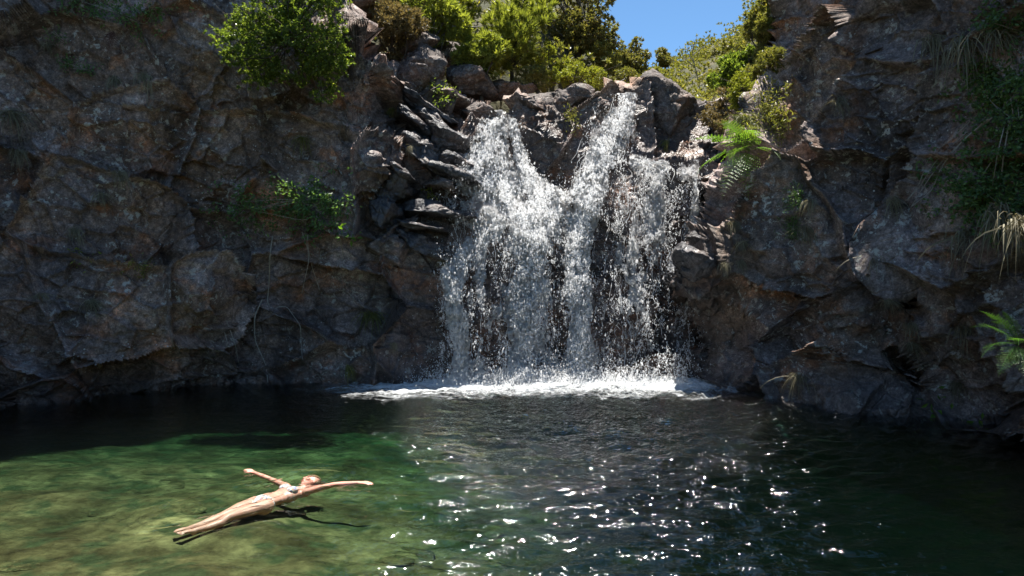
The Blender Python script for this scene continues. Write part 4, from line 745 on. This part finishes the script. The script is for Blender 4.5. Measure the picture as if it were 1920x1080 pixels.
    a = math.atan2(.574, .819); root = tag(empty('person', (-2.48, 6.82, -.145), (R(2.6), 0, -a), .985), 'person in a patterned bikini floating on the back with arms spread wide', 'person')
    body = bpy.data.objects.new('body', me); COL.objects.link(body); body.parent = root
    n = len(me.vertices); co = np.zeros(n*3); me.vertices.foreach_get('co', co); co = co.reshape(-1, 3); no = np.zeros(n*3); me.vertices.foreach_get('normal', no); no = no.reshape(-1, 3)
    fc = np.array([p.vertices[:] for p in me.polygons if len(p.vertices) == 4])
    def patch(name, mask, off, mat, parent):
        ff = fc[mask[fc].all(1)]; u, inv = np.unique(ff, return_inverse=True); ff = inv.reshape(-1, 4); m = len(u)
        inner = co[u]-no[u]*.003; outer = co[u]+no[u]*off; e = np.concatenate([ff[:, [k, (k+1) % 4]] for k in range(4)]); key = {}
        for p_, q_ in e: key[(p_, q_)] = 1
        bd = np.array([(p_, q_) for p_, q_ in key if (q_, p_) not in key]); rim = np.stack([bd[:, 0], bd[:, 0]+m, bd[:, 1]+m, bd[:, 1]], -1) if len(bd) else np.zeros((0, 4), int)
        return mesh_obj(name, np.concatenate([outer, inner]), np.concatenate([ff, ff[:, ::-1]+m, rim]), mat, parent)
    bk = bikini_mat(); x, y, z = co.T
    cup = np.zeros(n, bool)
    for s in (-1, 1): cup |= (((x-s*.066)/.06)**2+((y-.335)/.062)**2 < 1) & (z > .03)
    band = (np.abs(y-.292) < .008) & (np.abs(x) < .19)
    strap = np.zeros(n, bool)
    for s in (-1, 1): strap |= (np.abs(x-s*(.066-.035*(y-.38)/.11)) < .007) & (y > .37) & (y < .5) & (z > .0)
    patch('bikini_top', cup | band | strap, .004, bk, root)
    front = (z > -.02) & (y < .035) & (y > -.2) & (np.abs(x) < .012+.11*np.clip((y+.13)/.165, 0, 1)**1.1); side = (np.abs(y-.028) < .008) & (np.abs(x) < .2)
    patch('bikini_bottom', front | side, .004, bk, root)
    hl = (co-hc)@Rh; hr = ((hl[:, 1] > .040-.55*(hl[:, 2]-.04)) & (hl[:, 2] < .085) | (hl[:, 2] < -.028)) & (np.linalg.norm(hl-np.array([0, .02, -.01]), axis=1) < .135) & (hl[:, 1] > -.09) & (np.abs(x) < .2)
    hair = patch('hair', hr, .008, hair_mat(), root)
    g = np.random.default_rng(8); st = []
    for k in range(46):     # wet strands and the knot behind the head
        p0 = W((g.normal(.02, .03), g.normal(.05, .03), -.09)); p1 = p0+np.array([g.normal(.02, .02), g.normal(.01, .02), -.02]); p2 = p1+np.array([g.normal(.0, .018), g.normal(-.01, .018), -.02]); st.append(tube(smooth_path([p0, p1, p2], 6), .007, .003, 5))
    mesh_obj('hair_knot', *join(st), hair.data.materials[0], hair)
    dk = plain('dark eye', (.03, .02, .015), .3); wh = plain('lip', (.5, .14, .12), .4)
    for s in (-1, 1):
        v, f = he((s*.028, -.002, .0795), (.0145, .0055, .007)); mesh_obj('eye', v, f, dk, root)
        v, f = hcap((s*.012, .026, .0905), (s*.042, .027, .0745), .0035, .0025); mesh_obj('eyebrow', v, f, hair.data.materials[0], root)
    v, f = hcap((-.019, -.0725, .0885), (.019, -.0725, .0885), .0055, .0055); mesh_obj('lips', v, f, wh, root)
    return root
pr_ = person(); pr_.scale = (.98, .88, .76)
